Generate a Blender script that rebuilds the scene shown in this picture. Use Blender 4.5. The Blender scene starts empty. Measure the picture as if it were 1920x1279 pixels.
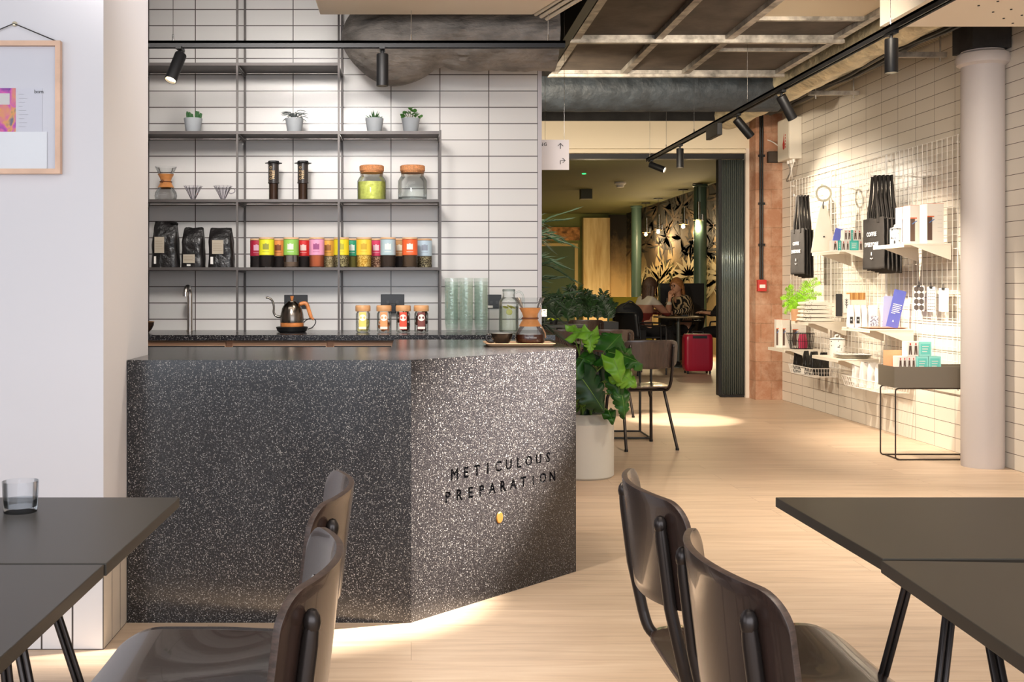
import bpy, math, random
from mathutils import Vector, Matrix, Euler
random.seed(7)
PI = math.pi
SC = bpy.context.scene
COL = SC.collection
F = 2018.0; VX = 771.0; VY = 540.0; H = 1.17      # focal length in px, horizon point, eye height

def W(px, py, Y):
    return Vector(((px-VX)*Y/F, Y, H-(py-VY)*Y/F))
def lin(c):
    c = c/255.0
    return c/12.92 if c <= 0.04045 else ((c+0.055)/1.055)**2.4
def rgb(c): return (lin(c[0]), lin(c[1]), lin(c[2]), 1.0)

# ---------------------------------------------------------------- materials
MATS = {}
def new_mat(name):
    m = bpy.data.materials.new(name); m.use_nodes = True
    nt = m.node_tree; nt.nodes.clear()
    out = nt.nodes.new('ShaderNodeOutputMaterial')
    return m, nt, out
def N(nt, typ, **kw):
    n = nt.nodes.new(typ)
    for k, v in kw.items():
        if k in n.inputs: n.inputs[k].default_value = v
        else: setattr(n, k, v)
    return n
def P(name, col=(200,200,200), rough=.5, metal=0., spec=.5, var=0., vscale=8., stretch=(1,1,1), bump=0., bscale=40., emit=None, es=0., col2=None, coat=0., contrast=(.35,.65), bdist=.01):
    if name in MATS: return MATS[name]
    m, nt, out = new_mat(name)
    b = N(nt, 'ShaderNodeBsdfPrincipled')
    b.inputs['Base Color'].default_value = rgb(col)
    b.inputs['Roughness'].default_value = rough
    b.inputs['Metallic'].default_value = metal
    b.inputs['Specular IOR Level'].default_value = spec
    b.inputs['Coat Weight'].default_value = coat
    if emit: 
        b.inputs['Emission Color'].default_value = rgb(emit); b.inputs['Emission Strength'].default_value = es
    nt.links.new(b.outputs[0], out.inputs[0])
    if var or bump or col2:
        tc = N(nt, 'ShaderNodeTexCoord'); mp = N(nt, 'ShaderNodeMapping')
        mp.inputs['Scale'].default_value = stretch
        nt.links.new(tc.outputs['Object'], mp.inputs[0])
        if var or col2:
            no = N(nt, 'ShaderNodeTexNoise', Scale=vscale, Detail=5.0, Roughness=.6)
            nt.links.new(mp.outputs[0], no.inputs['Vector'])
            r = N(nt, 'ShaderNodeValToRGB')
            r.color_ramp.elements[0].position = contrast[0]; r.color_ramp.elements[1].position = contrast[1]
            c2 = col2 or tuple(min(255, c*(1+var)) for c in col)
            c1 = col if col2 else tuple(c*(1-var) for c in col)
            r.color_ramp.elements[0].color = rgb(c1); r.color_ramp.elements[1].color = rgb(c2)
            nt.links.new(no.outputs[0], r.inputs[0]); nt.links.new(r.outputs[0], b.inputs['Base Color'])
        if bump:
            n2 = N(nt, 'ShaderNodeTexNoise', Scale=bscale, Detail=4.0)
            nt.links.new(mp.outputs[0], n2.inputs['Vector'])
            bp = N(nt, 'ShaderNodeBump', Strength=bump, Distance=bdist)
            nt.links.new(n2.outputs[0], bp.inputs['Height']); nt.links.new(bp.outputs[0], b.inputs['Normal'])
    MATS[name] = m
    return m
def glass(name, tint=(235,240,238), edge=(170,180,178), gl=.9, rough=.03):
    """thin glass: clear through the middle, tinted and mirror-like at grazing angles"""
    if name in MATS: return MATS[name]
    m, nt, out = new_mat(name)
    tr = N(nt, 'ShaderNodeBsdfTransparent'); g = N(nt, 'ShaderNodeBsdfGlossy', Roughness=rough)
    lw = N(nt, 'ShaderNodeLayerWeight', Blend=.25)
    mixc = N(nt, 'ShaderNodeMix'); mixc.data_type = 'RGBA'
    mixc.inputs['A'].default_value = rgb(tint); mixc.inputs['B'].default_value = rgb(edge)
    nt.links.new(lw.outputs['Facing'], mixc.inputs['Factor']); nt.links.new(mixc.outputs['Result'], tr.inputs[0])
    g.inputs[0].default_value = (gl, gl, gl, 1)
    ml = N(nt, 'ShaderNodeMath', operation='MULTIPLY'); ml.inputs[1].default_value = .7
    nt.links.new(lw.outputs['Fresnel'], ml.inputs[0])
    mx = N(nt, 'ShaderNodeMixShader')
    nt.links.new(ml.outputs[0], mx.inputs[0]); nt.links.new(tr.outputs[0], mx.inputs[1]); nt.links.new(g.outputs[0], mx.inputs[2])
    nt.links.new(mx.outputs[0], out.inputs[0])
    MATS[name] = m
    return m
def tile_mat(name, axes, off, tile=(222,218,214), grout=(70,58,52), bw=.3, rh=.1, mort=.0028, rough=.28):
    """glazed tiles in stacked bond: axes = which object axes run along and up the wall"""
    m, nt, out = new_mat(name)
    b = N(nt, 'ShaderNodeBsdfPrincipled', Roughness=rough)
    tc = N(nt, 'ShaderNodeTexCoord'); sp = N(nt, 'ShaderNodeSeparateXYZ'); cb = N(nt, 'ShaderNodeCombineXYZ')
    nt.links.new(tc.outputs['Object'], sp.inputs[0])
    for i in (0, 1):
        a = N(nt, 'ShaderNodeMath', operation='ADD'); a.inputs[1].default_value = off[i]
        nt.links.new(sp.outputs[axes[i]], a.inputs[0]); nt.links.new(a.outputs[0], cb.inputs[i])
    br = N(nt, 'ShaderNodeTexBrick', offset=0.0, squash=1.0)
    br.inputs['Scale'].default_value = 1; br.inputs['Mortar Size'].default_value = mort
    br.inputs['Mortar Smooth'].default_value = 0.0; br.inputs['Bias'].default_value = 0
    br.inputs['Brick Width'].default_value = bw; br.inputs['Row Height'].default_value = rh
    br.inputs['Color1'].default_value = rgb(tile); br.inputs['Color2'].default_value = rgb(tuple(c*.985 for c in tile)); br.inputs['Mortar'].default_value = rgb(grout)
    nt.links.new(cb.outputs[0], br.inputs['Vector']); nt.links.new(br.outputs['Color'], b.inputs['Base Color'])
    inv = N(nt, 'ShaderNodeMath', operation='SUBTRACT'); inv.inputs[0].default_value = 1
    nt.links.new(br.outputs['Fac'], inv.inputs[1])
    bp = N(nt, 'ShaderNodeBump', Strength=.4, Distance=.002); nt.links.new(inv.outputs[0], bp.inputs['Height'])
    nt.links.new(bp.outputs[0], b.inputs['Normal']); nt.links.new(b.outputs[0], out.inputs[0])
    MATS[name] = m
    return m
def terrazzo(name='terrazzo'):
    m, nt, out = new_mat(name)
    b = N(nt, 'ShaderNodeBsdfPrincipled', Roughness=.2)
    tc = N(nt, 'ShaderNodeTexCoord')
    base = rgb((30,29,33))
    prev = None
    for sc, thr, rad, c in ((120, .60, .36, (128,126,128)), (230, .30, .42, (172,168,164)), (400, .30, .46, (132,128,126))):
        v = N(nt, 'ShaderNodeTexVoronoi', Scale=float(sc)); nt.links.new(tc.outputs['Object'], v.inputs['Vector'])
        s = N(nt, 'ShaderNodeSeparateColor'); nt.links.new(v.outputs['Color'], s.inputs[0])
        a = N(nt, 'ShaderNodeMath', operation='GREATER_THAN'); a.inputs[1].default_value = thr; nt.links.new(s.outputs[0], a.inputs[0])
        # radius depends on the cell's own random value
        rr = N(nt, 'ShaderNodeMath', operation='MULTIPLY'); rr.inputs[1].default_value = rad; nt.links.new(s.outputs[1], rr.inputs[0])
        d = N(nt, 'ShaderNodeMath', operation='LESS_THAN'); nt.links.new(v.outputs['Distance'], d.inputs[0]); nt.links.new(rr.outputs[0], d.inputs[1])
        k = N(nt, 'ShaderNodeMath', operation='MULTIPLY'); nt.links.new(a.outputs[0], k.inputs[0]); nt.links.new(d.outputs[0], k.inputs[1])
        k2 = N(nt, 'ShaderNodeMath', operation='MULTIPLY'); nt.links.new(k.outputs[0], k2.inputs[0]); nt.links.new(s.outputs[2], k2.inputs[1])
        mx = N(nt, 'ShaderNodeMix'); mx.data_type = 'RGBA'; mx.inputs['B'].default_value = rgb(c)
        if prev is None: mx.inputs['A'].default_value = base
        else: nt.links.new(prev, mx.inputs['A'])
        nt.links.new(k2.outputs[0], mx.inputs['Factor']); prev = mx.outputs['Result']
    nt.links.new(prev, b.inputs['Base Color']); nt.links.new(b.outputs[0], out.inputs[0])
    MATS[name] = m
    return m
def floor_mat():
    m, nt, out = new_mat('oak_floor')
    b = N(nt, 'ShaderNodeBsdfPrincipled', Roughness=.42)
    tc = N(nt, 'ShaderNodeTexCoord')
    br = N(nt, 'ShaderNodeTexBrick', offset=.37, offset_frequency=2, squash=1.0)
    br.inputs['Scale'].default_value = 1; br.inputs['Mortar Size'].default_value = .0009; br.inputs['Mortar Smooth'].default_value = .3
    br.inputs['Brick Width'].default_value = 1.9; br.inputs['Row Height'].default_value = .178; br.inputs['Bias'].default_value = 0
    br.inputs['Color1'].default_value = (.0, .0, .0, 1); br.inputs['Color2'].default_value = (1, 1, 1, 1); br.inputs['Mortar'].default_value = (.5, .5, .5, 1)
    nt.links.new(tc.outputs['Object'], br.inputs['Vector'])
    add = N(nt, 'ShaderNodeVectorMath', operation='ADD'); nt.links.new(tc.outputs['Object'], add.inputs[0])
    sc = N(nt, 'ShaderNodeVectorMath', operation='SCALE'); sc.inputs['Scale'].default_value = 7.3
    nt.links.new(br.outputs['Color'], sc.inputs[0]); nt.links.new(sc.outputs[0], add.inputs[1])
    mp = N(nt, 'ShaderNodeMapping'); mp.inputs['Scale'].default_value = (.9, 14, 1); nt.links.new(add.outputs[0], mp.inputs[0])
    no = N(nt, 'ShaderNodeTexNoise', Scale=2.2, Detail=8.0, Roughness=.62, Distortion=.6); nt.links.new(mp.outputs[0], no.inputs['Vector'])
    r = N(nt, 'ShaderNodeValToRGB')
    r.color_ramp.elements[0].position = .25; r.color_ramp.elements[0].color = rgb((186,162,140))
    r.color_ramp.elements[1].position = .68; r.color_ramp.elements[1].color = rgb((222,199,176))
    e = r.color_ramp.elements.new(.45); e.color = rgb((210,184,159))
    nt.links.new(no.outputs[0], r.inputs[0])
    tint = N(nt, 'ShaderNodeMix'); tint.data_type = 'RGBA'; tint.blend_type = 'MULTIPLY'; tint.inputs['Factor'].default_value = 1
    tr = N(nt, 'ShaderNodeValToRGB'); tr.color_ramp.elements[0].color = (.88, .87, .86, 1); tr.color_ramp.elements[1].color = (1.0, 1.0, 1.0, 1)
    nt.links.new(br.outputs['Color'], tr.inputs[0]); nt.links.new(r.outputs[0], tint.inputs['A']); nt.links.new(tr.outputs[0], tint.inputs['B'])
    mo = N(nt, 'ShaderNodeMix'); mo.data_type = 'RGBA'; mo.inputs['B'].default_value = rgb((150,120,95))
    nt.links.new(br.outputs['Fac'], mo.inputs['Factor']); nt.links.new(tint.outputs['Result'], mo.inputs['A'])
    nt.links.new(mo.outputs['Result'], b.inputs['Base Color'])
    bp = N(nt, 'ShaderNodeBump', Strength=.15, Distance=.002); nt.links.new(no.outputs[0], bp.inputs['Height']); nt.links.new(bp.outputs[0], b.inputs['Normal'])
    nt.links.new(b.outputs[0], out.inputs[0])
    return m

# ---------------------------------------------------------------- mesh builder
class MB:
    def __init__(s): s.v = []; s.f = []; s.m = []; s.mi = 0
    def add(s, vs, fs):
        o = len(s.v); s.v += [tuple(p) for p in vs]; s.f += [tuple(i+o for i in q) for q in fs]; s.m += [s.mi]*len(fs); return s
    def box(s, x0, x1, y0, y1, z0, z1, M=None):
        vs = [Vector(p) for p in ((x0,y0,z0),(x1,y0,z0),(x1,y1,z0),(x0,y1,z0),(x0,y0,z1),(x1,y0,z1),(x1,y1,z1),(x0,y1,z1))]
        if M: vs = [M @ p for p in vs]
        return s.add(vs, [(0,3,2,1),(4,5,6,7),(0,1,5,4),(1,2,6,5),(2,3,7,6),(3,0,4,7)])
    def cbox(s, c, sz, rot=None):
        M = Matrix.Translation(c) @ (Euler(rot).to_matrix().to_4x4() if rot else Matrix())
        return s.box(-sz[0]/2, sz[0]/2, -sz[1]/2, sz[1]/2, -sz[2]/2, sz[2]/2, M)
    def prism(s, pts, z0, z1, M=None):
        n = len(pts)
        vs = [Vector((p[0],p[1],z0)) for p in pts]+[Vector((p[0],p[1],z1)) for p in pts]
        if M: vs = [M @ p for p in vs]
        return s.add(vs, [tuple(range(n))[::-1], tuple(range(n,2*n))]+[(i,(i+1)%n,n+(i+1)%n,n+i) for i in range(n)])
    def tube(s, pts, r, n=8, closed=False, cap=True, flat=1.0):
        pts = [Vector(p) for p in pts]; k = len(pts)
        rr = r if isinstance(r, (list, tuple)) else [r]*k
        T = []
        for i in range(k):
            a = pts[i-1] if (i > 0 or closed) else pts[i]; b = pts[(i+1) % k] if (i < k-1 or closed) else pts[i]
            T.append((b-a).normalized())
        up = Vector((0,0,1)) if abs(T[0].z) < .9 else Vector((1,0,0))
        u = (up - T[0]*up.dot(T[0])).normalized(); vs = []
        for i in range(k):
            u = (u - T[i]*u.dot(T[i])).normalized(); w = T[i].cross(u)
            for j in range(n):
                a = 2*PI*j/n; vs.append(pts[i] + (u*math.cos(a)*flat + w*math.sin(a))*rr[i])
        fs = []
        for i in range(k if closed else k-1):
            o = i*n; q = ((i+1) % k)*n
            for j in range(n): fs.append((o+j, o+(j+1)%n, q+(j+1)%n, q+j))
        if cap and not closed: fs += [tuple(range(n))[::-1], tuple(range((k-1)*n, k*n))]
        return s.add(vs, fs)
    def cyl(s, p0, p1, r0, r1=None, n=20):
        return s.tube([p0, p1], [r0, r0 if r1 is None else r1], n)
    def lathe(s, prof, c=(0,0,0), n=28, M=None, cap=True, sx=1., sy=1.):
        c = Vector(c); vs = []; k = len(prof)
        for r, z in prof:
            for j in range(n):
                a = 2*PI*j/n; p = Vector((r*math.cos(a)*sx, r*math.sin(a)*sy, z)); vs.append(c + (M @ p if M else p))
        fs = []
        for i in range(k-1):
            for j in range(n): fs.append((i*n+j, i*n+(j+1)%n, (i+1)*n+(j+1)%n, (i+1)*n+j))
        if cap: fs += [tuple(range(n))[::-1], tuple(range((k-1)*n, k*n))]
        return s.add(vs, fs)
    def ball(s, c, r, n=12, M=None, sx=1., sy=1., sz=1.):
        prof = [(max(r*math.sin(PI*i/n), 1e-5), -r*sz*math.cos(PI*i/n)) for i in range(n+1)]
        return s.lathe(prof, c, n*2, M, False, sx, sy)
    def surf(s, fn, nu, nv):
        vs = [fn(i/nu, j/nv) for i in range(nu+1) for j in range(nv+1)]
        fs = [(i*(nv+1)+j, (i+1)*(nv+1)+j, (i+1)*(nv+1)+j+1, i*(nv+1)+j+1) for i in range(nu) for j in range(nv)]
        return s.add(vs, fs)
    def quad(s, a, b, c, d): return s.add([a,b,c,d], [(0,1,2,3)])
    def build(s, name, mat, parent=None, smooth=True, loc=None, rot=None, bevel=0, solid=0, sub=0, world=False, ang=.6):
        me = bpy.data.meshes.new(name)
        vs = s.v
        if world and parent is not None:
            inv = parent_world(parent).inverted(); vs = [inv @ Vector(p) for p in vs]
        elif world == 'c' :
            pass
        me.from_pydata([tuple(p) for p in vs], [], s.f); me.update()
        for mm in (mat if isinstance(mat, (list, tuple)) else [mat]): me.materials.append(mm)
        if isinstance(mat, (list, tuple)): me.polygons.foreach_set('material_index', s.m)
        if smooth:
            me.polygons.foreach_set('use_smooth', [True]*len(me.polygons)); me.set_sharp_from_angle(angle=ang)
        o = bpy.data.objects.new(name, me); COL.objects.link(o)
        if parent: o.parent = parent
        if loc: o.location = loc
        if rot: o.rotation_euler = rot
        if solid:
            d = o.modifiers.new('Solidify', 'SOLIDIFY'); d.thickness = solid; d.offset = 0
        if bevel:
            d = o.modifiers.new('Bevel', 'BEVEL'); d.width = bevel; d.segments = 2; d.limit_method = 'ANGLE'; d.angle_limit = .7; d.harden_normals = False
        if sub:
            d = o.modifiers.new('Sub', 'SUBSURF'); d.levels = sub; d.render_levels = sub
        return o
def parent_world(o):
    M = Matrix()
    while o is not None:
        M = Matrix.LocRotScale(o.location, o.rotation_euler, o.scale) @ M; o = o.parent
    return M
def tag(o, label=None, cat=None, group=None, kind=None):
    if label: o['label'] = label
    if cat: o['category'] = cat
    if group: o['group'] = group
    if kind: o['kind'] = kind
    return o
def thing(name, label, cat, loc=(0,0,0), rz=0, group=None):
    o = bpy.data.objects.new(name, None); COL.objects.link(o); o.empty_display_size = .1
    o.location = loc; o.rotation_euler = (0,0,rz)
    return tag(o, label, cat, group)
def struct(o, label=None): return tag(o, label, None, None, 'structure')
def dup(o, loc=None, rz=None, label=None, parent=None, tail=True):
    c = o.copy(); COL.objects.link(c)
    if parent is not None: c.parent = parent
    if loc is not None: c.location = loc
    if rz is not None: c.rotation_euler = (0,0,rz)
    if label: c['label'] = label
    for ch in list(o.children):
        if ch is not c: dup(ch, parent=c)
    return c
def text_mesh(s, size, M, depth=.0006, extr=None, align='LEFT', spacing=1.0, bold=0):
    """returns vertices/faces of flat lettering placed by M (text plane XY)"""
    cu = bpy.data.curves.new('t', 'FONT'); cu.body = s; cu.size = size; cu.extrude = depth; cu.align_x = align; cu.space_character = spacing; cu.offset = bold; cu.resolution_u = 2
    o = bpy.data.objects.new('t', cu); COL.objects.link(o)
    me = bpy.data.meshes.new_from_object(o.evaluated_get(bpy.context.evaluated_depsgraph_get()))
    vs = [M @ v.co for v in me.vertices]; fs = [tuple(p.vertices) for p in me.polygons]
    bpy.data.objects.remove(o); bpy.data.curves.remove(cu); bpy.data.meshes.remove(me)
    return vs, fs
# text planes: facing the camera (-Y), facing the aisle (-X)
def face_y(p): return Matrix.Translation(p) @ Matrix(((1,0,0,0),(0,0,-1,0),(0,1,0,0),(0,0,0,1)))
def face_x(p): return Matrix.Translation(p) @ Matrix(((0,0,-1,0),(-1,0,0,0),(0,1,0,0),(0,0,0,1)))
def arc(c, r, a0, a1, n, plane='xz'):
    out = []
    for i in range(n+1):
        a = a0+(a1-a0)*i/n
        if plane == 'xz': out.append(Vector((c[0]+r*math.cos(a), c[1], c[2]+r*math.sin(a))))
        elif plane == 'yz': out.append(Vector((c[0], c[1]+r*math.cos(a), c[2]+r*math.sin(a))))
        else: out.append(Vector((c[0]+r*math.cos(a), c[1]+r*math.sin(a), c[2])))
    return out
def catmull(pts, n=6):
    pts = [Vector(p) for p in pts]; out = []
    for i in range(len(pts)-1):
        p0 = pts[max(i-1,0)]; p1 = pts[i]; p2 = pts[i+1]; p3 = pts[min(i+2,len(pts)-1)]
        for k in range(n):
            t = k/n
            out.append(.5*((2*p1)+(-p0+p2)*t+(2*p0-5*p1+4*p2-p3)*t*t+(-p0+3*p1-3*p2+p3)*t**3))
    out.append(pts[-1]); return out

# shared materials
M_black = P('black_metal', (26,26,28), .45, .3)
M_dark = P('charcoal', (44,44,46), .5)
M_shelf = P('shelf_steel', (84,78,76), .42, .35)
M_chrome = P('chrome', (200,200,200), .15, 1.0)
M_white = P('white_paint', (226,224,226), .55)
M_wire = P('white_wire', (238,234,228), .4)
M_wood = P('light_wood', (214,160,110), .45, var=.08, vscale=6, stretch=(1,1,12))
M_cork = P('cork', (205,140,92), .8, var=.15, vscale=120)
M_glass = glass('clear_glass')
M_paper = P('paper', (232,228,222), .7)
M_ink = P('ink', (40,38,38), .7)
M_terr = terrazzo()
# ================================================================ ROOM SHELL
M_oak = floor_mat()
M_tileB = tile_mat('back_tiles', (0, 2), (-.776+30*.3, -.978+10*.1+.1*20))
M_tileR = tile_mat('side_tiles', (1, 2), (.12, .0+2.0), tile=(224,216,204), grout=(82,62,48), mort=.0019)
M_tileV = tile_mat('plinth_tiles', (0, 2), (.995+9.0+.0, .0), tile=(226,224,226), grout=(64,58,58), bw=.1, rh=.6)
M_tileV_shade = tile_mat('plinth_shaded_side_tiles', (1, 2), (-3.48+9.0, .0), tile=(214,204,192), grout=(90,84,80), bw=.1, rh=.6)  # same tiles, with the pier side's beige shade put into the colour
M_ceil = P('ceiling_concrete', (46,44,44), .85, var=.25, vscale=3)
M_olive = P('olive_ceiling', (92,90,48), .8)
M_plaster = P('wall_paint', (216,214,219), .6)
M_beige = P('beige_board', (206,194,174), .6)

b = MB(); b.box(-4.5, 7.0, -3.2, 28.0, -.12, 0); struct(b.build('floor', M_oak, smooth=False))
b = MB(); b.box(-4.5, 4.2, -3.2, 11.5, 3.12, 3.24); struct(b.build('ceiling', M_ceil, smooth=False))
b = MB(); b.box(-1.0, 7.0, 11.9, 28.0, 3.0, 3.12); struct(b.build('ceiling_far_room', M_olive, smooth=False))
b = MB(); b.box(-3.0, .776, 6.6, 6.75, 0, 3.12); struct(b.build('wall_back', M_tileB, smooth=False))
b = MB(); b.box(.776, .80, 6.596, 6.75, 0, 3.12); struct(b.build('trim_1', P('grey_trim', (198,192,196), .5), smooth=False))
b = MB(); b.box(3.88, 4.02, -3.2, 11.25, 0, 3.12); struct(b.build('wall_right', M_tileR, smooth=False))
# pier on the left: plain above, tiled skirting below
b = MB(); b.box(-4.5, -.995, 3.48, 4.07, .44, 3.12); struct(b.build('wall_left', M_plaster, smooth=False))
b = MB(); b.mi = 0; b.box(-4.5, -.995, 3.48, 4.07, 0, .44); 
o = b.build('baseboard_left', [M_tileV, M_tileV_shade], smooth=False); struct(o)
for p in o.data.polygons:
    if p.normal.x > .9: p.material_index = 1
b = MB(); b.box(-1.0, 1.7, 27.0, 27.1, 0, 3.0); b.box(6.6, 7.0, 11.7, 28, 0, 3.0); struct(b.build('wall_far_side', P('dark_green', (52,60,34), .7), smooth=False))
b = MB(); b.box(-4.5, -4.4, -3.2, 3.48, 0, 3.12); struct(b.build('wall_street_side', M_plaster, smooth=False))
b = MB(); b.box(-3.0, -2.9, 4.07, 6.6, 0, 3.12); struct(b.build('wall_bar_end', M_plaster, smooth=False))
b = MB(); b.box(-1.0, -.9, 6.75, 27, 0, 3.12); struct(b.build('wall_far_left', P('dark_green', (52,60,34), .7), smooth=False))

# doorway header and jamb
b = MB(); b.box(-.9, 3.73, 11.46, 11.62, 2.655, 2.948); b.box(-.9, 3.60, 11.50, 11.62, 2.615, 2.655)
b.box(-.9, 3.56, 11.44, 11.50, 2.605, 2.635)
for i in range(5):
    b.cyl((1.4+i*.47, 11.445, 2.62), (1.4+i*.47, 11.43, 2.62), .008, n=8)
struct(b.build('trim_2', P('cream_board', (226,212,186), .55), smooth=False))
b = MB(); b.box(-.9, 3.56, 11.5, 11.62, 2.55, 2.604); struct(b.build('trim_3', M_black, smooth=False))
b = MB(); b.box(3.565, 3.70, 11.46, 11.64, 0, 2.655)
for i in range(7): b.cyl((3.675, 11.455, .3+i*.36), (3.675, 11.45, .3+i*.36), .006, n=6)
struct(b.build('trim_4', P('jamb_white', (226,214,200), .5), smooth=False))
b = MB(); b.box(-1.0, 7.0, 11.64, 11.9, 2.80, 3.3); b.box(-.9,4.02,11.5,11.64,3.12,3.3); b.box(3.70,4.3,11.5,11.9,0,3.12); struct(b.build('wall_over_doorway', M_ceil, smooth=False))

# brick pier at the end of the shop wall
m, nt, out = new_mat('old_brick'); pb = N(nt, 'ShaderNodeBsdfPrincipled', Roughness=.9)
tc = N(nt, 'ShaderNodeTexCoord'); sp = N(nt, 'ShaderNodeSeparateXYZ'); cb = N(nt, 'ShaderNodeCombineXYZ'); nt.links.new(tc.outputs['Object'], sp.inputs[0])
nt.links.new(sp.outputs[0], cb.inputs[0]); nt.links.new(sp.outputs[2], cb.inputs[1])
br = N(nt, 'ShaderNodeTexBrick'); br.inputs['Scale'].default_value = 1; br.inputs['Brick Width'].default_value = .215; br.inputs['Row Height'].default_value = .2; br.inputs['Mortar Size'].default_value = .005
br.inputs['Color1'].default_value = rgb((164,116,88)); br.inputs['Color2'].default_value = rgb((178,130,102)); br.inputs['Mortar'].default_value = rgb((150,110,84)); nt.links.new(cb.outputs[0], br.inputs['Vector'])
no = N(nt, 'ShaderNodeTexNoise', Scale=4.0, Detail=9.0, Roughness=.75); nt.links.new(tc.outputs['Object'], no.inputs['Vector'])
rp = N(nt, 'ShaderNodeValToRGB'); rp.color_ramp.elements[0].position = .44; rp.color_ramp.elements[1].position = .72; nt.links.new(no.outputs[0], rp.inputs[0])
mx = N(nt, 'ShaderNodeMix'); mx.data_type = 'RGBA'; mx.inputs['B'].default_value = rgb((205,172,148)); nt.links.new(rp.outputs[0], mx.inputs['Factor']); nt.links.new(br.outputs['Color'], mx.inputs['A'])
nt.links.new(mx.outputs['Result'], pb.inputs['Base Color']); bp = N(nt, 'ShaderNodeBump', Strength=.6, Distance=.01); nt.links.new(no.outputs[0], bp.inputs['Height']); nt.links.new(bp.outputs[0], pb.inputs['Normal']); nt.links.new(pb.outputs[0], out.inputs[0])
M_brick = m
b = MB(); b.box(3.60, 4.02, 11.25, 11.46, 0, 3.12); struct(b.build('wall_brick_pier', M_brick, smooth=False))

# round structural column
b = MB(); b.lathe([(.128,0),(.13,.02),(.13,2.62),(.155,2.635),(.165,2.67),(.155,2.70),(.13,2.715),(.13,2.72)], (3.748, 7.06, 0), 48)
b.build('c', P('column_paint', (198,190,188), .55, bump=.12, bscale=18)); col_o = bpy.data.objects['c']; col_o.name = 'round_column'
tag(col_o, 'white painted round column with a collar, against the tiled wall on the right', 'column')
b = MB(); b.box(3.62, 3.87, 6.94, 7.2, 2.722, 3.12); tag(b.build('column_head', M_ceil, smooth=False), 'dark square block between the top of the round column and the ceiling', 'block')

# ================================================================ CEILING SERVICES
# suspended frame with dark boards
cg = thing('ceiling_grid', 'grey metal ceiling frame holding dark brown boards over the walkway', 'ceiling frame', (2.05, 7.0, 2.88))
M_rail = P('galvanised_rail', (150,144,136), .45, .45, var=.25, vscale=9)
M_board = P('brown_board', (68,59,52), .75, var=.18, vscale=5)
Xr = [1.145, 1.715, 2.205, 2.955]; Yr = [5.05, 6.27, 7.47, 8.67]
for X in Xr:
    b = MB(); b.box(X-.026, X+.026, 5.0, 8.66, 2.89, 2.935); b.build('long_rail', M_rail, cg, False, world=True)
for Y in Yr:
    b = MB(); b.box(1.10, 3.0, Y-.022, Y+.022, 2.868, 2.892); b.box(1.10,3.0,Y-.004,Y+.004,2.892,2.93); b.build('cross_rail', M_rail, cg, False, world=True)
for Y in (6.97, 7.88):
    b = MB(); b.box(2.232, 2.93, Y-.016, Y+.016, 2.90, 2.925); b.build('short_rail', M_rail, cg, False, world=True)
for i in range(3):
    for j in range(3):
        ys = [Yr[j]+.004, Yr[j+1]-.004]
        seg = [ys]
        if i == 2 and j == 1: seg = [(6.274, 6.954), (6.986, 7.466)]
        if i == 2 and j == 2: seg = [(7.474, 7.864), (7.896, 8.666)]
        for k, (a, c) in enumerate(seg):
            mat = P('pale_board', (196,182,158), .7) if (i == 2 and (j == 0 or (j == 1 and k == 0))) else M_board
            b = MB(); b.box(Xr[i]+.028, Xr[i+1]-.028, a, c, 2.925, 2.94); ob = b.build('ceiling_board', mat, cg, False, world=True)
            if mat is not M_board: ob['label'] = 'pale cream board'
for (x, y) in ((1.13, 8.5), (2.96, 8.5), (1.13, 6.0), (2.96, 6.0)): MB().cyl((x, y, 2.93), (x, y, 3.12), .006, n=6).build('hanger_rod', M_rail, cg, world=True)
# dark side of the frame (steel channel)
b = MB(); b.box(1.04, 1.098, 5.0, 8.64, 2.87, 3.12); tag(b.build('steel_channel', M_black, smooth=False), 'black steel channel running along the left edge of the ceiling frame', 'beam')
# round rendered duct crossing beyond the frame
def wrinkled(name, fn, nu, nv, mat, label, cat):
    b = MB(); b.surf(fn, nu, nv); o = b.build(name, mat); tag(o, label, cat); return o
M_duct = P('painted_duct', (46,52,58), .6, .1, var=.16, vscale=6, bump=.8, bscale=9, bdist=.03)
from mathutils import noise as mn
def duct1(u, v):
    x = .82+u*2.38; a = 2*PI*v; r = .2+.006*mn.noise((x*7, math.cos(a)*5, math.sin(a)*5))
    return (x, 9.4+r*math.cos(a), 2.912+r*math.sin(a))
wrinkled('cross_duct', duct1, 120, 48, M_duct, 'grey rendered round duct crossing the ceiling behind the metal frame', 'duct')
# lagged duct above the bar shelves, sagging wrap and a blunt left end
M_lag = P('lagged_duct', (124,118,112), .7, .0, var=.16, vscale=5, bump=1.0, bscale=6, bdist=.05, stretch=(1,1,2.2))
def duct2(u, v):
    x0, x1 = -.405, .84; t = u
    if t < .22: 
        s = t/.22; x = x0+.26*(1-math.cos(s*PI/2)); k = math.sin(s*PI/2)
    else:
        s = (t-.22)/.78; x = x0+.26+(x1-x0-.26)*s; k = 1
    # belly: deep at left, pinched at x=.17, fuller again to the right
    sag = .182 + .090*math.exp(-((x+.10)/.21)**2) - .035*math.exp(-((x-.17)/.07)**2)
    a = 2*PI*v; low = max(0, -math.sin(a))
    r = (.225*(1-low)+sag*low)*max(k, .02)
    fold = (.010*mn.noise((x*9+math.sin(a)*3, math.cos(a)*4, math.sin(a)*9))+.007*abs(mn.noise((x*13-math.sin(a)*9, math.cos(a)*7, 4))))*k
    r += fold
    return (x, 6.28+min(r,.235)*math.cos(a)*1.0, 2.625+r*math.sin(a))
wrinkled('lagged_duct', duct2, 150, 56, M_lag, 'dark wrinkled lagged duct with a rounded end above the bar shelves', 'duct')
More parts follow.
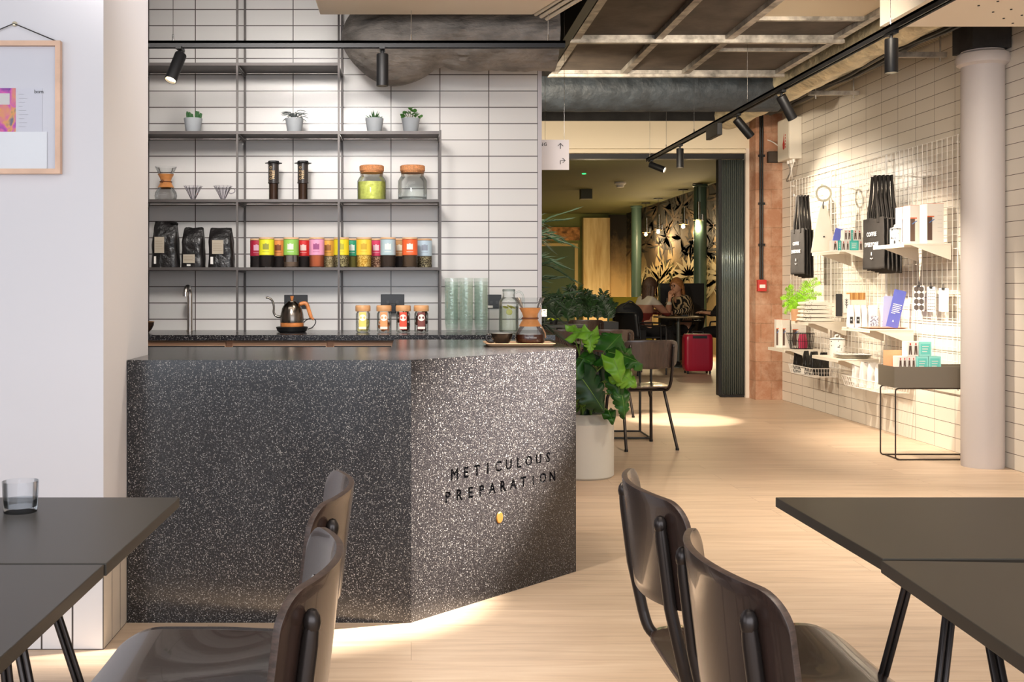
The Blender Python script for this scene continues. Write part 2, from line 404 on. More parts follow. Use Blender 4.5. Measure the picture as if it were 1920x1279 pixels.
# foil duct running towards the street beside the track
M_foil = P('foil_duct', (202,190,160), .5, .35, var=.12, vscale=7, bump=.9, bscale=12, bdist=.03)
def duct3(u, v):
    y = 6.0+u*5.0; a = 2*PI*v; r = .145+.008*mn.noise((y*5, math.cos(a)*4, math.sin(a)*4))+.004*math.sin(y*9)
    return (3.24+r*math.cos(a), y, 2.93+r*math.sin(a))
wrinkled('foil_duct', duct3, 160, 36, M_foil, 'pale crinkled foil duct running along the ceiling above the tiled wall', 'duct')
# soffit boards
b = MB(); b.box(2.60, 3.88, -1.0, 5.97, 2.62, 3.12)
o = b.build('soffit', P('soffit_paint', (232,222,206), .6), smooth=False); struct(o); o.name = 'ceiling_soffit'
b = MB()
for (x, y) in ((1835,10),(1862,22),(1871,2),(1896,17),(1882,34),(1916,28),(1899,43)):
    p = W(x, y, 2018*1.45/(540-y)); b.cyl((p.x, p.y, 2.6205), (p.x, p.y, 2.616), .006, n=10)
tag(b.build('fixing_hole', M_black), 'small dark fixing holes in the pale soffit above the column', 'fixings')
bpy.data.objects['fixing_hole']['kind'] = 'structure'; bpy.data.objects['fixing_hole'].name = 'ceiling_soffit_holes'
b = MB(); b.prism([(-.494,5.83),(.66,5.83),(.75,5.53),(.93,5.0),(.93,4.7),(-.494,4.7)], 2.65, 2.85)
tag(b.build('air_unit', P('unit_beige', (224,212,192), .5), smooth=False, bevel=.006), 'beige underside of the ceiling air unit above the bar', 'ceiling unit')
b = MB()
for k in range(3): b.tube([(.675+.03*k, 5.84, 2.655-.012*k), (.765+.03*k, 5.53, 2.655-.012*k), (.96+.03*k, 4.9, 2.655-.012*k)], .011, 8)
tag(b.build('edge_moulding', P('unit_beige2', (196,182,160), .4)), 'ribbed beige moulding along the right edge of the air unit', 'moulding')
# cable tray and its hangers
m, nt, out = new_mat('perforated_tray'); pb = N(nt, 'ShaderNodeBsdfPrincipled', Roughness=.5, Metallic=.4)
tc = N(nt, 'ShaderNodeTexCoord'); br = N(nt, 'ShaderNodeTexBrick', offset=.5); br.inputs['Scale'].default_value = 1; br.inputs['Brick Width'].default_value = .035; br.inputs['Row Height'].default_value = .02; br.inputs['Mortar Size'].default_value = .0055; br.inputs['Mortar Smooth'].default_value = .1
br.inputs['Color1'].default_value = rgb((46,42,36)); br.inputs['Color2'].default_value = rgb((56,50,42)); br.inputs['Mortar'].default_value = rgb((176,168,146))
nt.links.new(tc.outputs['Object'], br.inputs['Vector']); nt.links.new(br.outputs['Color'], pb.inputs['Base Color']); nt.links.new(pb.outputs[0], out.inputs[0])
b = MB(); b.box(3.44, 3.86, 6.0, 11.2, 2.985, 2.99); b.box(3.44, 3.445, 6.0, 11.2, 2.99, 3.03); b.box(3.855, 3.86, 6.0, 11.2, 2.99, 3.03)
tag(b.build('cable_tray', m, smooth=False), 'perforated metal cable tray along the top of the tiled wall', 'cable tray')
cbn = thing('cable_bundle', 'black cable bundle strung below the cable tray', 'cables', (3.5, 8.5, 2.86))
for k in range(3):
    pts = [(3.47+.03*k+.008*math.sin(i*1.3+k), 6.0+i*.5, 2.868-.012*(k%2)+.012*math.sin(i*2.1+k)) for i in range(10)]
    MB().tube(catmull(pts, 4), .015, 8).build('cable', M_black, cbn, world=True)
for n_, Y in enumerate((7.61, 9.1)):
    t = thing('tray_bracket', ['nearer grey bracket bar under the cable tray, beside the large spotlight', 'farther grey bracket bar under the cable tray'][n_], 'bracket', (3.56, Y, 2.82), group=None)
    MB().box(3.36, 3.78, Y-.02, Y+.02, 2.80, 2.835).build('bar', M_rail, t, False, world=True)
    for x in (3.42, 3.74): MB().cyl((x, Y, 2.77), (x, Y, 3.11), .006, n=8).build('rod', M_rail, t, world=True)

# ================================================================ TRACK LIGHTS
M_lens = P('lamp_lens', (255,240,215), .4, emit=(255,226,180), es=28.)
M_lensoff = P('lamp_lens_dim', (255,240,215), .4, emit=(255,226,190), es=6.)
def track(name, a, bb, label, feeds):
    t = thing(name, label, 'light track', tuple((Vector(a)+Vector(bb))/2))
    a = Vector(a); bb = Vector(bb); d = (bb-a).normalized(); s = Vector((-d.y, d.x, 0))
    M = Matrix((( s.x, d.x, 0, 0), (s.y, d.y, 0, 0), (0, 0, 1, 0), (0,0,0,1)))
    L = (bb-a).length
    m = MB(); 
    for (x0, x1, z0, z1) in ((-.018,-.007,0,.034), (.007,.018,0,.034), (-.018,.018,.02,.034), (-.018,-.012,-.002,0), (.012,.018,-.002,0)):
        m.box(x0, x1, 0, L, z0, z1, Matrix.Translation(a) @ M)
    m.build('rail', M_black, t, False, world=True)
    for f in feeds:
        p = a + d*f
        MB().cyl(p+Vector((0,0,.034)), (p.x, p.y, 3.12), .0015, n=5).build('hanging_wire', M_chrome, t, world=True)
        MB().cyl(p+Vector((0,0,.034)), p+Vector((0,0,.07)), .006, .004, 8).build('wire_grip', M_chrome, t, world=True)
    return t
def head(p, aim, label, on=True, energy=60, size=1.0, blend=.5, cone=1.1, L=.17, r=.032, col=(1,.86,.68), light=True):
    """p: joint under the rail. aim: direction of the beam"""
    p = Vector(p); aim = Vector(aim).normalized()
    t = thing('track_spotlight', label, 'spotlight', tuple(p))
    MB().box(-.014, .014, -.05, .05, -.016, 0, Matrix.Translation(p)).build('adapter', M_black, t, False, world=True)
    MB().cyl(p-Vector((0,0,.014)), p-Vector((0,0,.045)), .008, n=10).build('stem', M_black, t, world=True)
    c0 = p-Vector((0,0,.045)); st = c0 - aim*.01; en = st+aim*L
    # open cylinder with a recessed lens
    q = aim.to_track_quat('Z', 'Y').to_matrix().to_4x4(); 
    MB().lathe([(r*.2,0),(r*.96,0),(r,.004),(r,L),(r*.9,L),(r*.88,L-.012)], st, 32, q, cap=False).build('lamp_body', M_black, t, world=True)
    MB().lathe([(.0005,L-.013),(r*.89,L-.013)], st, 32, q, cap=False).build('lens', M_lens if on else M_lensoff, t, world=True)
    if light:
        ld = bpy.data.lights.new('beam', 'SPOT'); ld.energy = energy; ld.color = col; ld.spot_size = cone; ld.spot_blend = blend; ld.shadow_soft_size = .03*size
        lo = bpy.data.objects.new('beam', ld); COL.objects.link(lo); lo.parent = t
        lo.location = (en+aim*.004) - p; lo.rotation_euler = (-aim).to_track_quat('Z', 'Y').to_euler()
    return t
zt = 2.452
track('light_track', (-1.62, 5.74, zt), (.82, 5.74, zt), 'black light track hung across the bar in front of the shelves', (.35, 1.62, 2.35))
track('light_track', (2.405, 3.4, zt), (2.405, 10.95, zt), 'long black light track running away above the right-hand walkway', (2.0, 4.3, 5.75, 6.75, 7.45))
head((W(338,95,5.74).x, 5.74, zt), (-.27, -.45, -1.0), 'lit black spotlight at the left end of the bar track, tilted to the left', True, 40, cone=1.5, col=(1,.9,.78))
head((W(717,95,5.74).x, 5.74, zt), (0, .0, -1), 'black spotlight hanging straight down in front of the lagged duct', False, 40, cone=1.3)
head((2.405, 5.39, zt), (0,0,-1), 'largest black spotlight hanging straight down on the right-hand track', True, 300, cone=1.7, blend=.9)
head((2.405, 6.99, zt), (.62, .22, -1.0), 'black spotlight tilted towards the tiled wall, next along from the largest one', False, 210, cone=1.15, blend=1)
head((2.405, 7.94, zt), (.80, .12, -.88), 'black spotlight angled steeply to the right below the foil duct, beside the black driver box', False, 400, cone=1.25, blend=1)
head((2.405, 9.63, zt), (0,-.02,-1), 'small black spotlight pointing straight down just before the end of the long track', True, 460, cone=.5)
head((2.405, 10.8, zt), (.8,-.55,-.42), 'last black spotlight at the far end of the long track, turned to the right', True, 420, cone=1.2, blend=1)
b = MB(); b.box(2.36, 2.40, 8.3, 8.62, zt-.10, zt-.004); tag(b.build('driver_box', M_black, smooth=False, bevel=.004), 'flat black driver box clipped under the long light track', 'driver box')

# ================================================================ LIGHT
def area(name, loc, size, energy, col, aim, sy=None):
    ld = bpy.data.lights.new(name, 'AREA'); ld.energy = energy; ld.color = col; ld.shape = 'RECTANGLE'; ld.size = size; ld.size_y = sy or size
    o = bpy.data.objects.new(name, ld); COL.objects.link(o); o.location = loc
    o.rotation_euler = (-Vector(aim)).to_track_quat('Z', 'Y').to_euler(); return o
area('street_window_light', (0, -3.0, 1.7), 7.5, 235, (.86,.92,1.0), (.05,1,-.02), 2.6)
area('side_window_light', (-4.2, .6, 1.8), 4.5, 60, (.86,.92,1.0), (1,.3,-.05), 2.2)
def spot(name, loc, tgt, energy, cone, col=(1,.87,.70), blend=.4, soft=.03):
    ld = bpy.data.lights.new(name, 'SPOT'); ld.energy = energy; ld.color = col; ld.spot_size = cone; ld.spot_blend = blend; ld.shadow_soft_size = soft
    o = bpy.data.objects.new(name, ld); COL.objects.link(o); o.location = loc
    o.rotation_euler = (Vector(loc)-Vector(tgt)).to_track_quat('Z', 'Y').to_euler(); return o
# lamps without fittings, several of them added only as fill
spot('spot_over_counter', (2.40, 4.45, 2.40), (.42, 4.16, .80), 8200, .385, (1,.90,.76), blend=1)
spot('header_fill', (.55, 7.3, 2.35), (2.6, 11.5, 2.1), 520, 1.4, (1,.86,.66), blend=.8, soft=.1)  # added fill hidden behind the wall, brightens header and jamb
spot('far_walkway_fill', (.55, 9.4, 2.4), (2.7, 10.4, 0), 300, 1.7, (1,.86,.66), blend=.9, soft=.1)  # second hidden fill, added for the far floor, brick and header
spot('column_wall_fill', (2.405, 4.1, 2.38), (3.85, 6.0, 1.4), 150, 1.3, (1,.90,.76), blend=1, soft=.05)  # added fill for the tiled wall around the column
area('seating_ceiling_fill', (.6, .9, 3.05), 4.0, 60, (1,.93,.84), (0,0,-1), 3.0)  # soft fill added to lift the ambient, standing in for unseen seating lights
area('bar_fill', (-.7, 4.95, 2.64), 2.4, 16, (1,.93,.86), (0,.75,-.6), .25)  # added fill for the bar wall, there is no panel here
spot('bar_wall_fill', (-.7, 2.9, 2.95), (-.9, 6.6, 1.4), 560, 1.05, (1,.95,.90), blend=1, soft=.35)  # added soft fill to even out the tiled bar wall
spot('walkway_fill', (2.1, 5.25, 2.62), (2.5, 11, 1.0), 400, 1.6, (1,.86,.68), blend=1, soft=.3)  # broad fill added to brighten the walkway and header
spot('spot_floor_left', (-1.7, 2.06, 2.8), (1.15, 3.5, 0), 420, .75, blend=.8)
spot('spot_over_chairs', (.9, 1.3, 2.9), (1.0, 2.6, 0), 130, 1.9, blend=.8)
spot('spot_bar', (.2, 4.3, 2.75), (.25, 6.5, 1.1), 12, 1.25, blend=.5)
spot('spot_bar_counter', (.35, 5.5, 2.5), (.1, 4.6, .92), 45, 1.1, blend=.8)
spot('pier_side_fill', (1.2, 4.3, 2.6), (-1.0, 3.78, 1.35), 125, .75, blend=1, soft=.2)  # added fill from the right for the pier's dark side
w = bpy.data.worlds.new('world'); SC.world = w; w.use_nodes = True
w.node_tree.nodes['Background'].inputs[0].default_value = (.80,.88,1.0,1); w.node_tree.nodes['Background'].inputs[1].default_value = .55

# ================================================================ CAMERA
cd = bpy.data.cameras.new('camera'); cam = bpy.data.objects.new('camera', cd); COL.objects.link(cam)
cam.location = (0,0,H); cam.rotation_euler = (PI/2,0,0); cd.sensor_width = 36; cd.lens = F/1920*36
cd.shift_x = (960-VX)/1920; cd.shift_y = -(639.5-VY)/1920; cd.clip_start = .05; cd.clip_end = 100
SC.camera = cam
SC.view_settings.view_transform = 'Standard'; SC.view_settings.look = 'None'; SC.view_settings.gamma = 1; SC.view_settings.use_curve_mapping = False
SC.view_settings.exposure = -0.1
SC.cycles.transparent_max_bounces = 64

# ================================================================ COUNTER
zc = .918
poly = [(-.992,3.76),(0,3.76),(.68,4.44),(.68,5.25),(-.084,5.25),(-.084,4.58),(-1.8,4.58),(-1.8,4.085),(-.992,4.085)]
cnt = thing('bar_counter', 'black speckled terrazzo bar counter with an angled corner and engraved words', 'counter', (-.1, 4.2, 0))
b = MB(); b.prism(poly, 0, zc); body = b.build('counter_body', M_terr, cnt, False, world=True)
# engraved lettering: cut with a boolean
cut = MB(); s2 = math.sqrt(.5)
def facet(x, z, d=0):      # X position along the 45-degree face
    return Matrix.Translation((x+d*s2, 3.76+x-d*s2, z)) @ Matrix(((s2,0,s2,0),(s2,0,-s2,0),(0,1,0,0),(0,0,0,1)))
for txt, xa, xb, z in (('METICULOUS', .150, .540, .472), ('PREPARATION', .124, .560, .394)):
    n = len(txt)
    for i, ch in enumerate(txt):
        x = xa+(xb-xa)*(i/(n-1))
        vs, fs = text_mesh(ch, .056, facet(x+.008, z), .012, bold=.0016, align='CENTER'); cut.add(vs, fs)
co = cut.build('cutter', M_terr, None, False)
bm_ok = True
md = body.modifiers.new('Boolean', 'BOOLEAN'); md.operation = 'DIFFERENCE'; md.solver = 'EXACT'; md.object = co; md.use_self = True
co.parent = cnt; co.location = -Vector(cnt.location)
bpy.context.view_layer.update()
nm = bpy.data.meshes.new_from_object(body.evaluated_get(bpy.context.evaluated_depsgraph_get()))
body.modifiers.clear()
if len(nm.polygons) > 20: body.data = nm
bpy.data.objects.remove(co)
b = MB(); Mf = facet(.336, .296, .0015)
b.lathe([(.0005,.002),(.0165,.002),(.019,0),(.019,-.003)], (0,0,0), 28, cap=False); b.v = [tuple(Mf @ Vector((p[0], p[1]*1.15, p[2]))) for p in b.v]
b.build('brass_inlay', P('brass', (196,140,72), .35, .7), cnt, world=True)['label'] = 'round brass inlay'

# back counter with drawers
bc = thing('back_counter', 'black terrazzo worktop along the tiled wall with wooden drawers below', 'counter', (-1.0, 6.2, 0))
b = MB(); b.box(-2.88, .79, 5.90, 6.59, .882, .912); b.build('worktop', M_terr, bc, False, world=True)
b = MB(); b.box(-2.88, .76, 5.98, 6.59, .0, .881); b.build('cabinet', P('pale_oak', (206,164,132), .5, var=.05, vscale=4, stretch=(1,1,10)), bc, False, world=True)
for i, (x0, x1) in enumerate(((250,422),(435,612),(625,735),(748,905))):
    a = W(x0, 640, 5.93).x; c = W(x1, 640, 5.93).x
    f = MB().box(a, c, 5.945, 5.979, .55, .868).build('drawer', P('pale_oak'), bc, False, world=True)
    g = MB().box(a+.004, c-.004, 5.940, 5.944, .835, .85).build('drawer_pull', M_black, f, False); g.data.transform(Matrix.Translation(-Vector(bc.location)))
# ================================================================ TABLES AND CHAIRS IN FRONT
M_top = P('table_laminate', (54,49,42), .38)
M_edge = P('table_edge', (70,60,49), .5)
M_tube = P('bronze_tube', (62,56,54), .28, .75)
m, nt, out = new_mat('walnut_ply'); pb = N(nt, 'ShaderNodeBsdfPrincipled', Roughness=.26); pb.inputs['Coat Weight'].default_value = .3
tc = N(nt, 'ShaderNodeTexCoord'); mp = N(nt, 'ShaderNodeMapping'); mp.inputs['Scale'].default_value = (30, 30, 1.6); nt.links.new(tc.outputs['Object'], mp.inputs[0])
no = N(nt, 'ShaderNodeTexNoise', Scale=2.0, Detail=7.0, Roughness=.6, Distortion=.5); nt.links.new(mp.outputs[0], no.inputs['Vector'])
rp = N(nt, 'ShaderNodeValToRGB'); rp.color_ramp.elements[0].position = .3; rp.color_ramp.elements[0].color = rgb((44,33,29)); rp.color_ramp.elements[1].position = .75; rp.color_ramp.elements[1].color = rgb((62,46,40))
nt.links.new(no.outputs[0], rp.inputs[0]); nt.links.new(rp.outputs[0], pb.inputs['Base Color']); nt.links.new(pb.outputs[0], out.inputs[0])
M_ply = m
M_plyedge = P('ply_edge', (70,56,50), .45, var=.2, vscale=60, stretch=(1,1,4))

def table(label, cx, cy, w, d, rz, legs, group):
    """w along X, d along Y; top at .75"""
    t = thing('cafe_table', label, 'table', (cx, cy, 0), rz, group)
    MB().box(-w/2, w/2, -d/2, d/2, .7305, .75).build('tabletop', M_top, t, False, bevel=.0015)
    MB().box(-w/2+.08, w/2-.08, -.03, .03, .716, .73).build('underframe', M_tube, t, False)
    for (sx, sy, tx, ty, fx, fy) in legs:
        b = MB(); T = Vector((tx, ty, .7295)); G = Vector((fx, fy, 0)); d_ = (G-T).normalized(); s = d_.cross(Vector((0,1,0))).normalized()
        for k in (-1, 1): b.tube([T+s*k*.0050, G+s*k*.0050], .0050, 12)
        b.build('leg', M_tube, t)
    return t
def std_legs(w, d, inx=.22, iny=.12, splx=.16, sply=.07):
    out = []
    for sx in (-1, 1):
        for sy in (-1, 1):
            tx = sx*(w/2-inx); ty = sy*(d/2-iny); out.append((sx, sy, tx, ty, tx+sx*splx, ty+sy*sply))
    return out
G1 = None
table('square dark table on the left, farther of the two, with the drinking glass on it', -.4645-.38, 1.90, .76, .518, 0, [], G1)
T0 = bpy.data.objects['cafe_table']
table('square dark table at the bottom left corner, nearer of the two', -.4665-.38, 1.372, .76, .524, 0, [], G1)
T1 = bpy.data.objects['cafe_table.001']
table('dark table on the right, farther of the two, its corner towards the column', .731+.45, 1.915, .90, .49, 0, [], None)
T2 = bpy.data.objects['cafe_table.002']
table('dark table at the bottom right corner, nearer of the two, slightly skewed', .728+.43, 1.392, .90, .48, math.radians(-3.6), [], None)
T3 = bpy.data.objects['cafe_table.003']
def leg(parent, T, G):
    b = MB(); T = Vector(T); G = Vector(G); d_ = (G-T).normalized(); s = d_.cross(Vector((0,1,0))).normalized()
    for k in (-1, 1): b.tube([T+s*k*.0050, G+s*k*.0050], .0050, 12)
    b.build('leg', M_tube, parent, world=True)
leg(T0, (-.714,2.0,.7295), (-.47,1.99,0)); leg(T0, (-1.0,2.0,.7295), (-1.16,2.06,0)); leg(T0, (-.70,1.8,.7295), (-.60,1.76,0)); leg(T0, (-1.0,1.8,.7295), (-1.16,1.74,0))
leg(T1, (-.60,1.60,.7295), (-.39,1.45,0)); leg(T1, (-1.0,1.5,.7295), (-1.15,1.56,0)); leg(T1, (-.64,1.25,.7295), (-.5,1.18,0)); leg(T1, (-1.0,1.25,.7295), (-1.15,1.18,0))
leg(T2, (.947,1.99,.7295), (.81,2.10,0)); leg(T2, (1.45,2.00,.7295), (1.60,2.12,0)); leg(T2, (1.45,1.75,.7295), (1.60,1.70,0)); leg(T2, (1.25,1.80,.7295), (1.16,1.72,0))
leg(T3, (.805,1.60,.7295), (.60,1.375,0)); leg(T3, (1.4,1.5,.7295), (1.52,1.58,0)); leg(T3, (1.4,1.3,.7295), (1.52,1.24,0)); leg(T3, (.752,1.40,.7295), (.70,1.0,0))

def chair(name, label, loc, rz, group=None):
    t = thing(name, label, 'chair', loc, rz, group)
    hw, zt_, zb, cr = .21, .792, .588, .045
    def back(side):
        def fn(u, v):
            s = math.sin((u-.5)*PI)                      # denser towards the ends
            y = hw*s; d = max(0, abs(y)-(hw-cr)); sh = cr-math.sqrt(max(cr*cr-d*d, 0))
            z0 = zb+.014+sh-.014*(1-(y/hw)**2); z1 = zt_-sh+.004*(1-(y/hw)**2)
            z = z0+(z1-z0)*v
            x = -.200-.058*(1-(y/hw)**2)-(z-.69)*.12
            return (x+side, y, z)
        return fn
    b = MB(); b.surf(back(0), 40, 10); o = b.build('backrest', M_ply, t, ang=1.2, solid=.011)
    o.data.materials.append(M_plyedge); o.modifiers['Solidify'].material_offset_rim = 1
    bv = o.modifiers.new('Bevel', 'BEVEL'); bv.width = .003; bv.segments = 2; bv.limit_method = 'ANGLE'; bv.angle_limit = .9
    # seat: dished, rounded corners, waterfall front
    def seat(u, v):
        s = math.sin((u-.5)*PI); x = .005+.205*s
        d = max(0, abs(x-.005)-(.205-.06)); sh = .06-math.sqrt(max(.0036-d*d, 0))
        w = .198-sh - (.02 if x < 0 else 0)*(-x/.2)
        y = w*(2*v-1); e = y/.2
        z = .452-.010*math.exp(-((x+.03)/.11)**2)*(1-e*e) - (.022*((x-.13)/.08)**2 if x > .13 else 0) + .004*e*e
        return (x, y, z)
    b = MB(); b.surf(seat, 34, 24); o = b.build('seat', M_ply, t, ang=1.2, solid=.011)
    o.data.materials.append(M_plyedge); o.modifiers['Solidify'].material_offset_rim = 1
    for sy in (-1, 1):
        yb, yr, yf = sy*.165, sy*.160, sy*.175
        pts = [(-.247, yb, .748), (-.244, yb, .72), (-.229, yb, .60), (-.207, yb, .50)]
        bend = catmull([(-.207, yb, .50), (-.192, yr, .458), (-.150, yr, .430), (-.10, yr, .425)], 6)
        pts += bend[1:] + [Vector((.10, yr, .425))]
        bend2 = catmull([(.10, yr, .425), (.145, yr, .418), (.168, yr, .385), (.175, yf, .34)], 6)
        pts += bend2[1:] + [Vector((.205, sy*.19, .012))]
        rr = [.0095, .0115]+[.0115]*(len(pts)-2)
        b = MB(); b.tube(pts, rr, 14); b.ball((-.247, yb, .748), .0118, 6, sz=1.5); b.build('side_tube', M_tube, t)
        b = MB(); b.tube([(-.095, yr, .418), (-.17, sy*.178, .21), (-.245, sy*.195, .012)], .0110, 14); b.build('rear_leg', M_tube, t)
        for x, y in ((.205, .19), (-.245, .195)):
            MB().cyl((x, sy*y, 0), (x, sy*y, .016), .0135, n=14).build('foot_cap', M_black, t)
    for x in (.06, -.12): MB().tube([(x,-.16,.425),(x,.16,.425)], .009, 10).build('cross_bar', M_tube, t)
    for sy in (-1, 1): MB().ball((-.219, sy*.163, .715), .006, 6, sx=.6).build('rivet', M_chrome, t)
    return t
CH = chair('plywood_chair', 'dark plywood chair at the right-hand tables, farther of the two, its seat in view', (.690, 2.08, 0), 0)
dup(CH, (.672, 1.52, 0), 0, 'dark plywood chair back at the bottom right, nearer of the two right-hand chairs')
dup(CH, (-.385, 2.055, 0), PI, 'dark plywood chair at the left-hand tables, farther of the two, its seat in view')
dup(CH, (-.372, 1.525, 0), PI, 'dark plywood chair back at the bottom left, nearer of the two left-hand chairs')

# glass on the left table
def tumbler(label, loc, h=.058, r=.033, cat='glass'):
    t = thing('drinking_glass', label, cat, loc)
    MB().lathe([(.001,.0),(r*.9,.0),(r*.93,.004),(r,h),(r-.002,h),(r*.88,.010),(.001,.009)], (0,0,0), 40, cap=False).build('glass_body', glass('tumbler_glass', (252,253,254), (226,229,231)), t)
    MB().lathe([(.001,.010),(r*.88,.010),(r*.91,.024),(.001,.024)], (0,0,0), 40, cap=False).build('water', glass('water', (246,248,249), (225,230,232), .6), t)
    return t
p = W(31, 955, 2.0); tumbler('clear tumbler with a little water on the left-hand table', (p.x, 2.02, .75))

# picture frame on the pier
Yf = 3.478
fr = thing('picture_frame', 'pale wooden frame with leaflets behind glass, hung on the white pier', 'picture frame', tuple(W(25, 200, Yf)))
xl, xr, zt1, zb1 = W(-67,0,Yf).x, W(117,0,Yf).x, W(0,79,Yf).z, W(0,327,Yf).z; w_ = .016
M_fw = P('frame_wood', (222,184,158), .45, var=.05, vscale=8)
for (x0,x1,z0,z1) in ((xl,xr,zt1-w_,zt1),(xl,xr,zb1,zb1+w_),(xl,xl+w_,zb1+w_,zt1-w_),(xr-w_,xr,zb1+w_,zt1-w_)):
    MB().box(x0,x1,Yf-.024,Yf-.001,z0,z1).build('frame_bar', M_fw, fr, False, world=True)
MB().box(xl+w_,xr-w_,Yf-.006,Yf-.002,zb1+w_,zt1-w_).build('backing_board', P('backing', (236,234,238), .7), fr, False, world=True)
MB().box(xl+w_,xr-w_,Yf-.018,Yf-.0165,zb1+w_,zt1-w_).build('glass_pane', glass('pane', (252,252,253), (240,242,244), .35, .08), fr, False, world=True)
# leaflet with pink and violet art, a folded price list, the window's white reflection put in as a sheet in front
m, nt, out = new_mat('pink_art'); pb = N(nt, 'ShaderNodeBsdfPrincipled', Roughness=.6); tc = N(nt, 'ShaderNodeTexCoord')
mp = N(nt, 'ShaderNodeMapping'); mp.inputs['Scale'].default_value = (14,14,14); nt.links.new(tc.outputs['Object'], mp.inputs[0])
no = N(nt, 'ShaderNodeTexNoise', Scale=1.3, Detail=2.0, Distortion=1.2); nt.links.new(mp.outputs[0], no.inputs['Vector'])
rp = N(nt, 'ShaderNodeValToRGB'); rp.color_ramp.elements[0].position = .3; rp.color_ramp.elements[0].color = rgb((130,60,160)); rp.color_ramp.elements[1].position = .72; rp.color_ramp.elements[1].color = rgb((120,120,140))
for ps, c in ((.42,(226,90,190)), (.5,(240,130,150)), (.6,(248,176,90))): e = rp.color_ramp.elements.new(ps); e.color = rgb(c)
nt.links.new(no.outputs[0], rp.inputs[0]); nt.links.new(rp.outputs[0], pb.inputs['Base Color']); nt.links.new(pb.outputs[0], out.inputs[0])
def sheet(name, x0, y0, x1, y1, d, mat, par):
    a = W(x0, y0, Yf); c = W(x1, y1, Yf)
    return MB().box(a.x, c.x, Yf-.0065-d-.0008, Yf-.0065-d, c.z, a.z).build(name, mat, par, False, world=True)
sheet('pink_leaflet', -30, 166, 31, 248, 0, m, fr)
sheet('leaflet_label', -20, 176, 20, 197, .001, M_paper, fr)
pl = sheet('price_list', 34, 166, 81, 262, .001, P('paper_cool', (232,230,236), .7), fr)
sheet('pane_reflection', -30, 248, 90, 318, .0035, P('reflection_white', (255,255,255), .6), fr)  # window reflection in the glass, modelled as a white card
b = MB()
for k in range(9):
    a = W(37, 178+k*7.6, Yf); L_ = [.016,.028,.02,.012,.024,.03,.018,.026,.022][k]; b.box(a.x, a.x+L_, Yf-.0085, Yf-.0083, a.z, a.z+.0012)
b.build('printed_lines', P('grey_print', (176,174,180), .7), fr, False, world=True)
vs, fs = text_mesh('born', .017, face_y(W(64,175,Yf-.0098)), .0002, spacing=.9); MB().add(vs, fs).build('lettering', M_ink, fr, False, world=True)
b = MB(); n_ = W(26, 44, Yf-.008); a = W(-58, 79, Yf-.008); c = W(110, 79, Yf-.008); b.tube([a, n_, c], .0018, 6)
b.build('hanging_cord', M_ink, fr, world=True)
MB().lathe([(.0005,.0),(.007,.0),(.0085,.004),(.006,.010),(.0005,.011)], (n_.x, Yf+.002, n_.z), 20, Matrix(((1,0,0,0),(0,0,-1,0),(0,1,0,0),(0,0,0,1))), cap=False).build('wall_hook', P('pale_brass', (214,204,178), .35, .5), fr, world=True)

# wayfinding sign hung beside the tiled wall
sg = thing('hanging_sign', 'white hanging sign with two arrows at the end of the bar wall', 'sign', (.9, 6.9, 2.02))
a = W(1008, 262, 6.9); c = W(1067, 318.5, 6.9)
MB().box(a.x, c.x, 6.9, 6.91, c.z, a.z).build('sign_panel', P('sign_white', (216,210,214), .6), sg, False, world=True)
vs, fs = text_mesh('NG', .03, face_y(W(1011.5, 273.5, 6.8985)), .0005, spacing=1.2, bold=.0004); MB().add(vs, fs).build('lettering', M_ink, sg, False, world=True)
b = MB(); q = lambda x, y: W(x, y, 6.897)
b.tube([q(1051,279), q(1051,269)], .0018, 5); b.tube([q(1046,274), q(1051,268.6), q(1056,274)], .0018, 5)
b.build('up_arrow', M_ink, sg, world=True)
b = MB(); b.tube([q(1051,308), q(1051,301), q(1059,301)], .0018, 5); b.tube([q(1055,296.5), q(1060,301), q(1055,305.5)], .0018, 5)
b.build('turn_arrow', M_ink, sg, world=True)
for x in (1022, 1058):
    pp = W(x, 262, 6.905); MB().cyl(pp, (pp.x, pp.y, 3.12), .0012, n=5).build('hanging_wire', M_chrome, sg, world=True)
# ================================================================ BAR SHELVING
Ys0, Ys1 = 6.29, 6.588
SZ = [2.486, 2.086, 1.6884, 1.2906]
sh = thing('wall_shelving', 'dark steel open shelving frame fixed over the bar against the tiled wall', 'shelving', (-.7, 6.44, .912))
Xp = [-1.609, -1.0165, -.4235, .1700]
for i, X in enumerate(Xp):
    top = 3.11 if i < 3 else 2.092
    for Y in (Ys0, Ys1-.008):
        MB().box(X-.006, X+.006, Y-.006, Y+.006, .9125, top).build('post', M_shelf, sh, False, world=True)
for k, z in enumerate(SZ):
    for i in range(3):
        if k == 0 and i == 2: continue
        b = MB(); x0, x1 = Xp[i]+.0065, Xp[i+1]-.0065
        b.box(x0, x1, Ys0-.004, Ys1-.002, z-.003, z); b.box(x0, x1, Ys0-.0065, Ys0-.004, z-.017, z); b.box(x0, x0+.003, Ys0, Ys1-.002, z-.016, z-.003); b.box(x1-.003, x1, Ys0, Ys1-.002, z-.016, z-.003)
        b.build('shelf_board', M_shelf, sh, False, world=True)
    for i in range(4):
        if (k == 0 and i == 3): continue
        MB().box(Xp[i]-.005, Xp[i]+.005, Ys0+.006, Ys1-.014, z-.028, z-.018).build('shelf_bracket', M_shelf, sh, False, world=True)

def on(px, Y, z): return ((px-VX)*Y/F, Y, z)
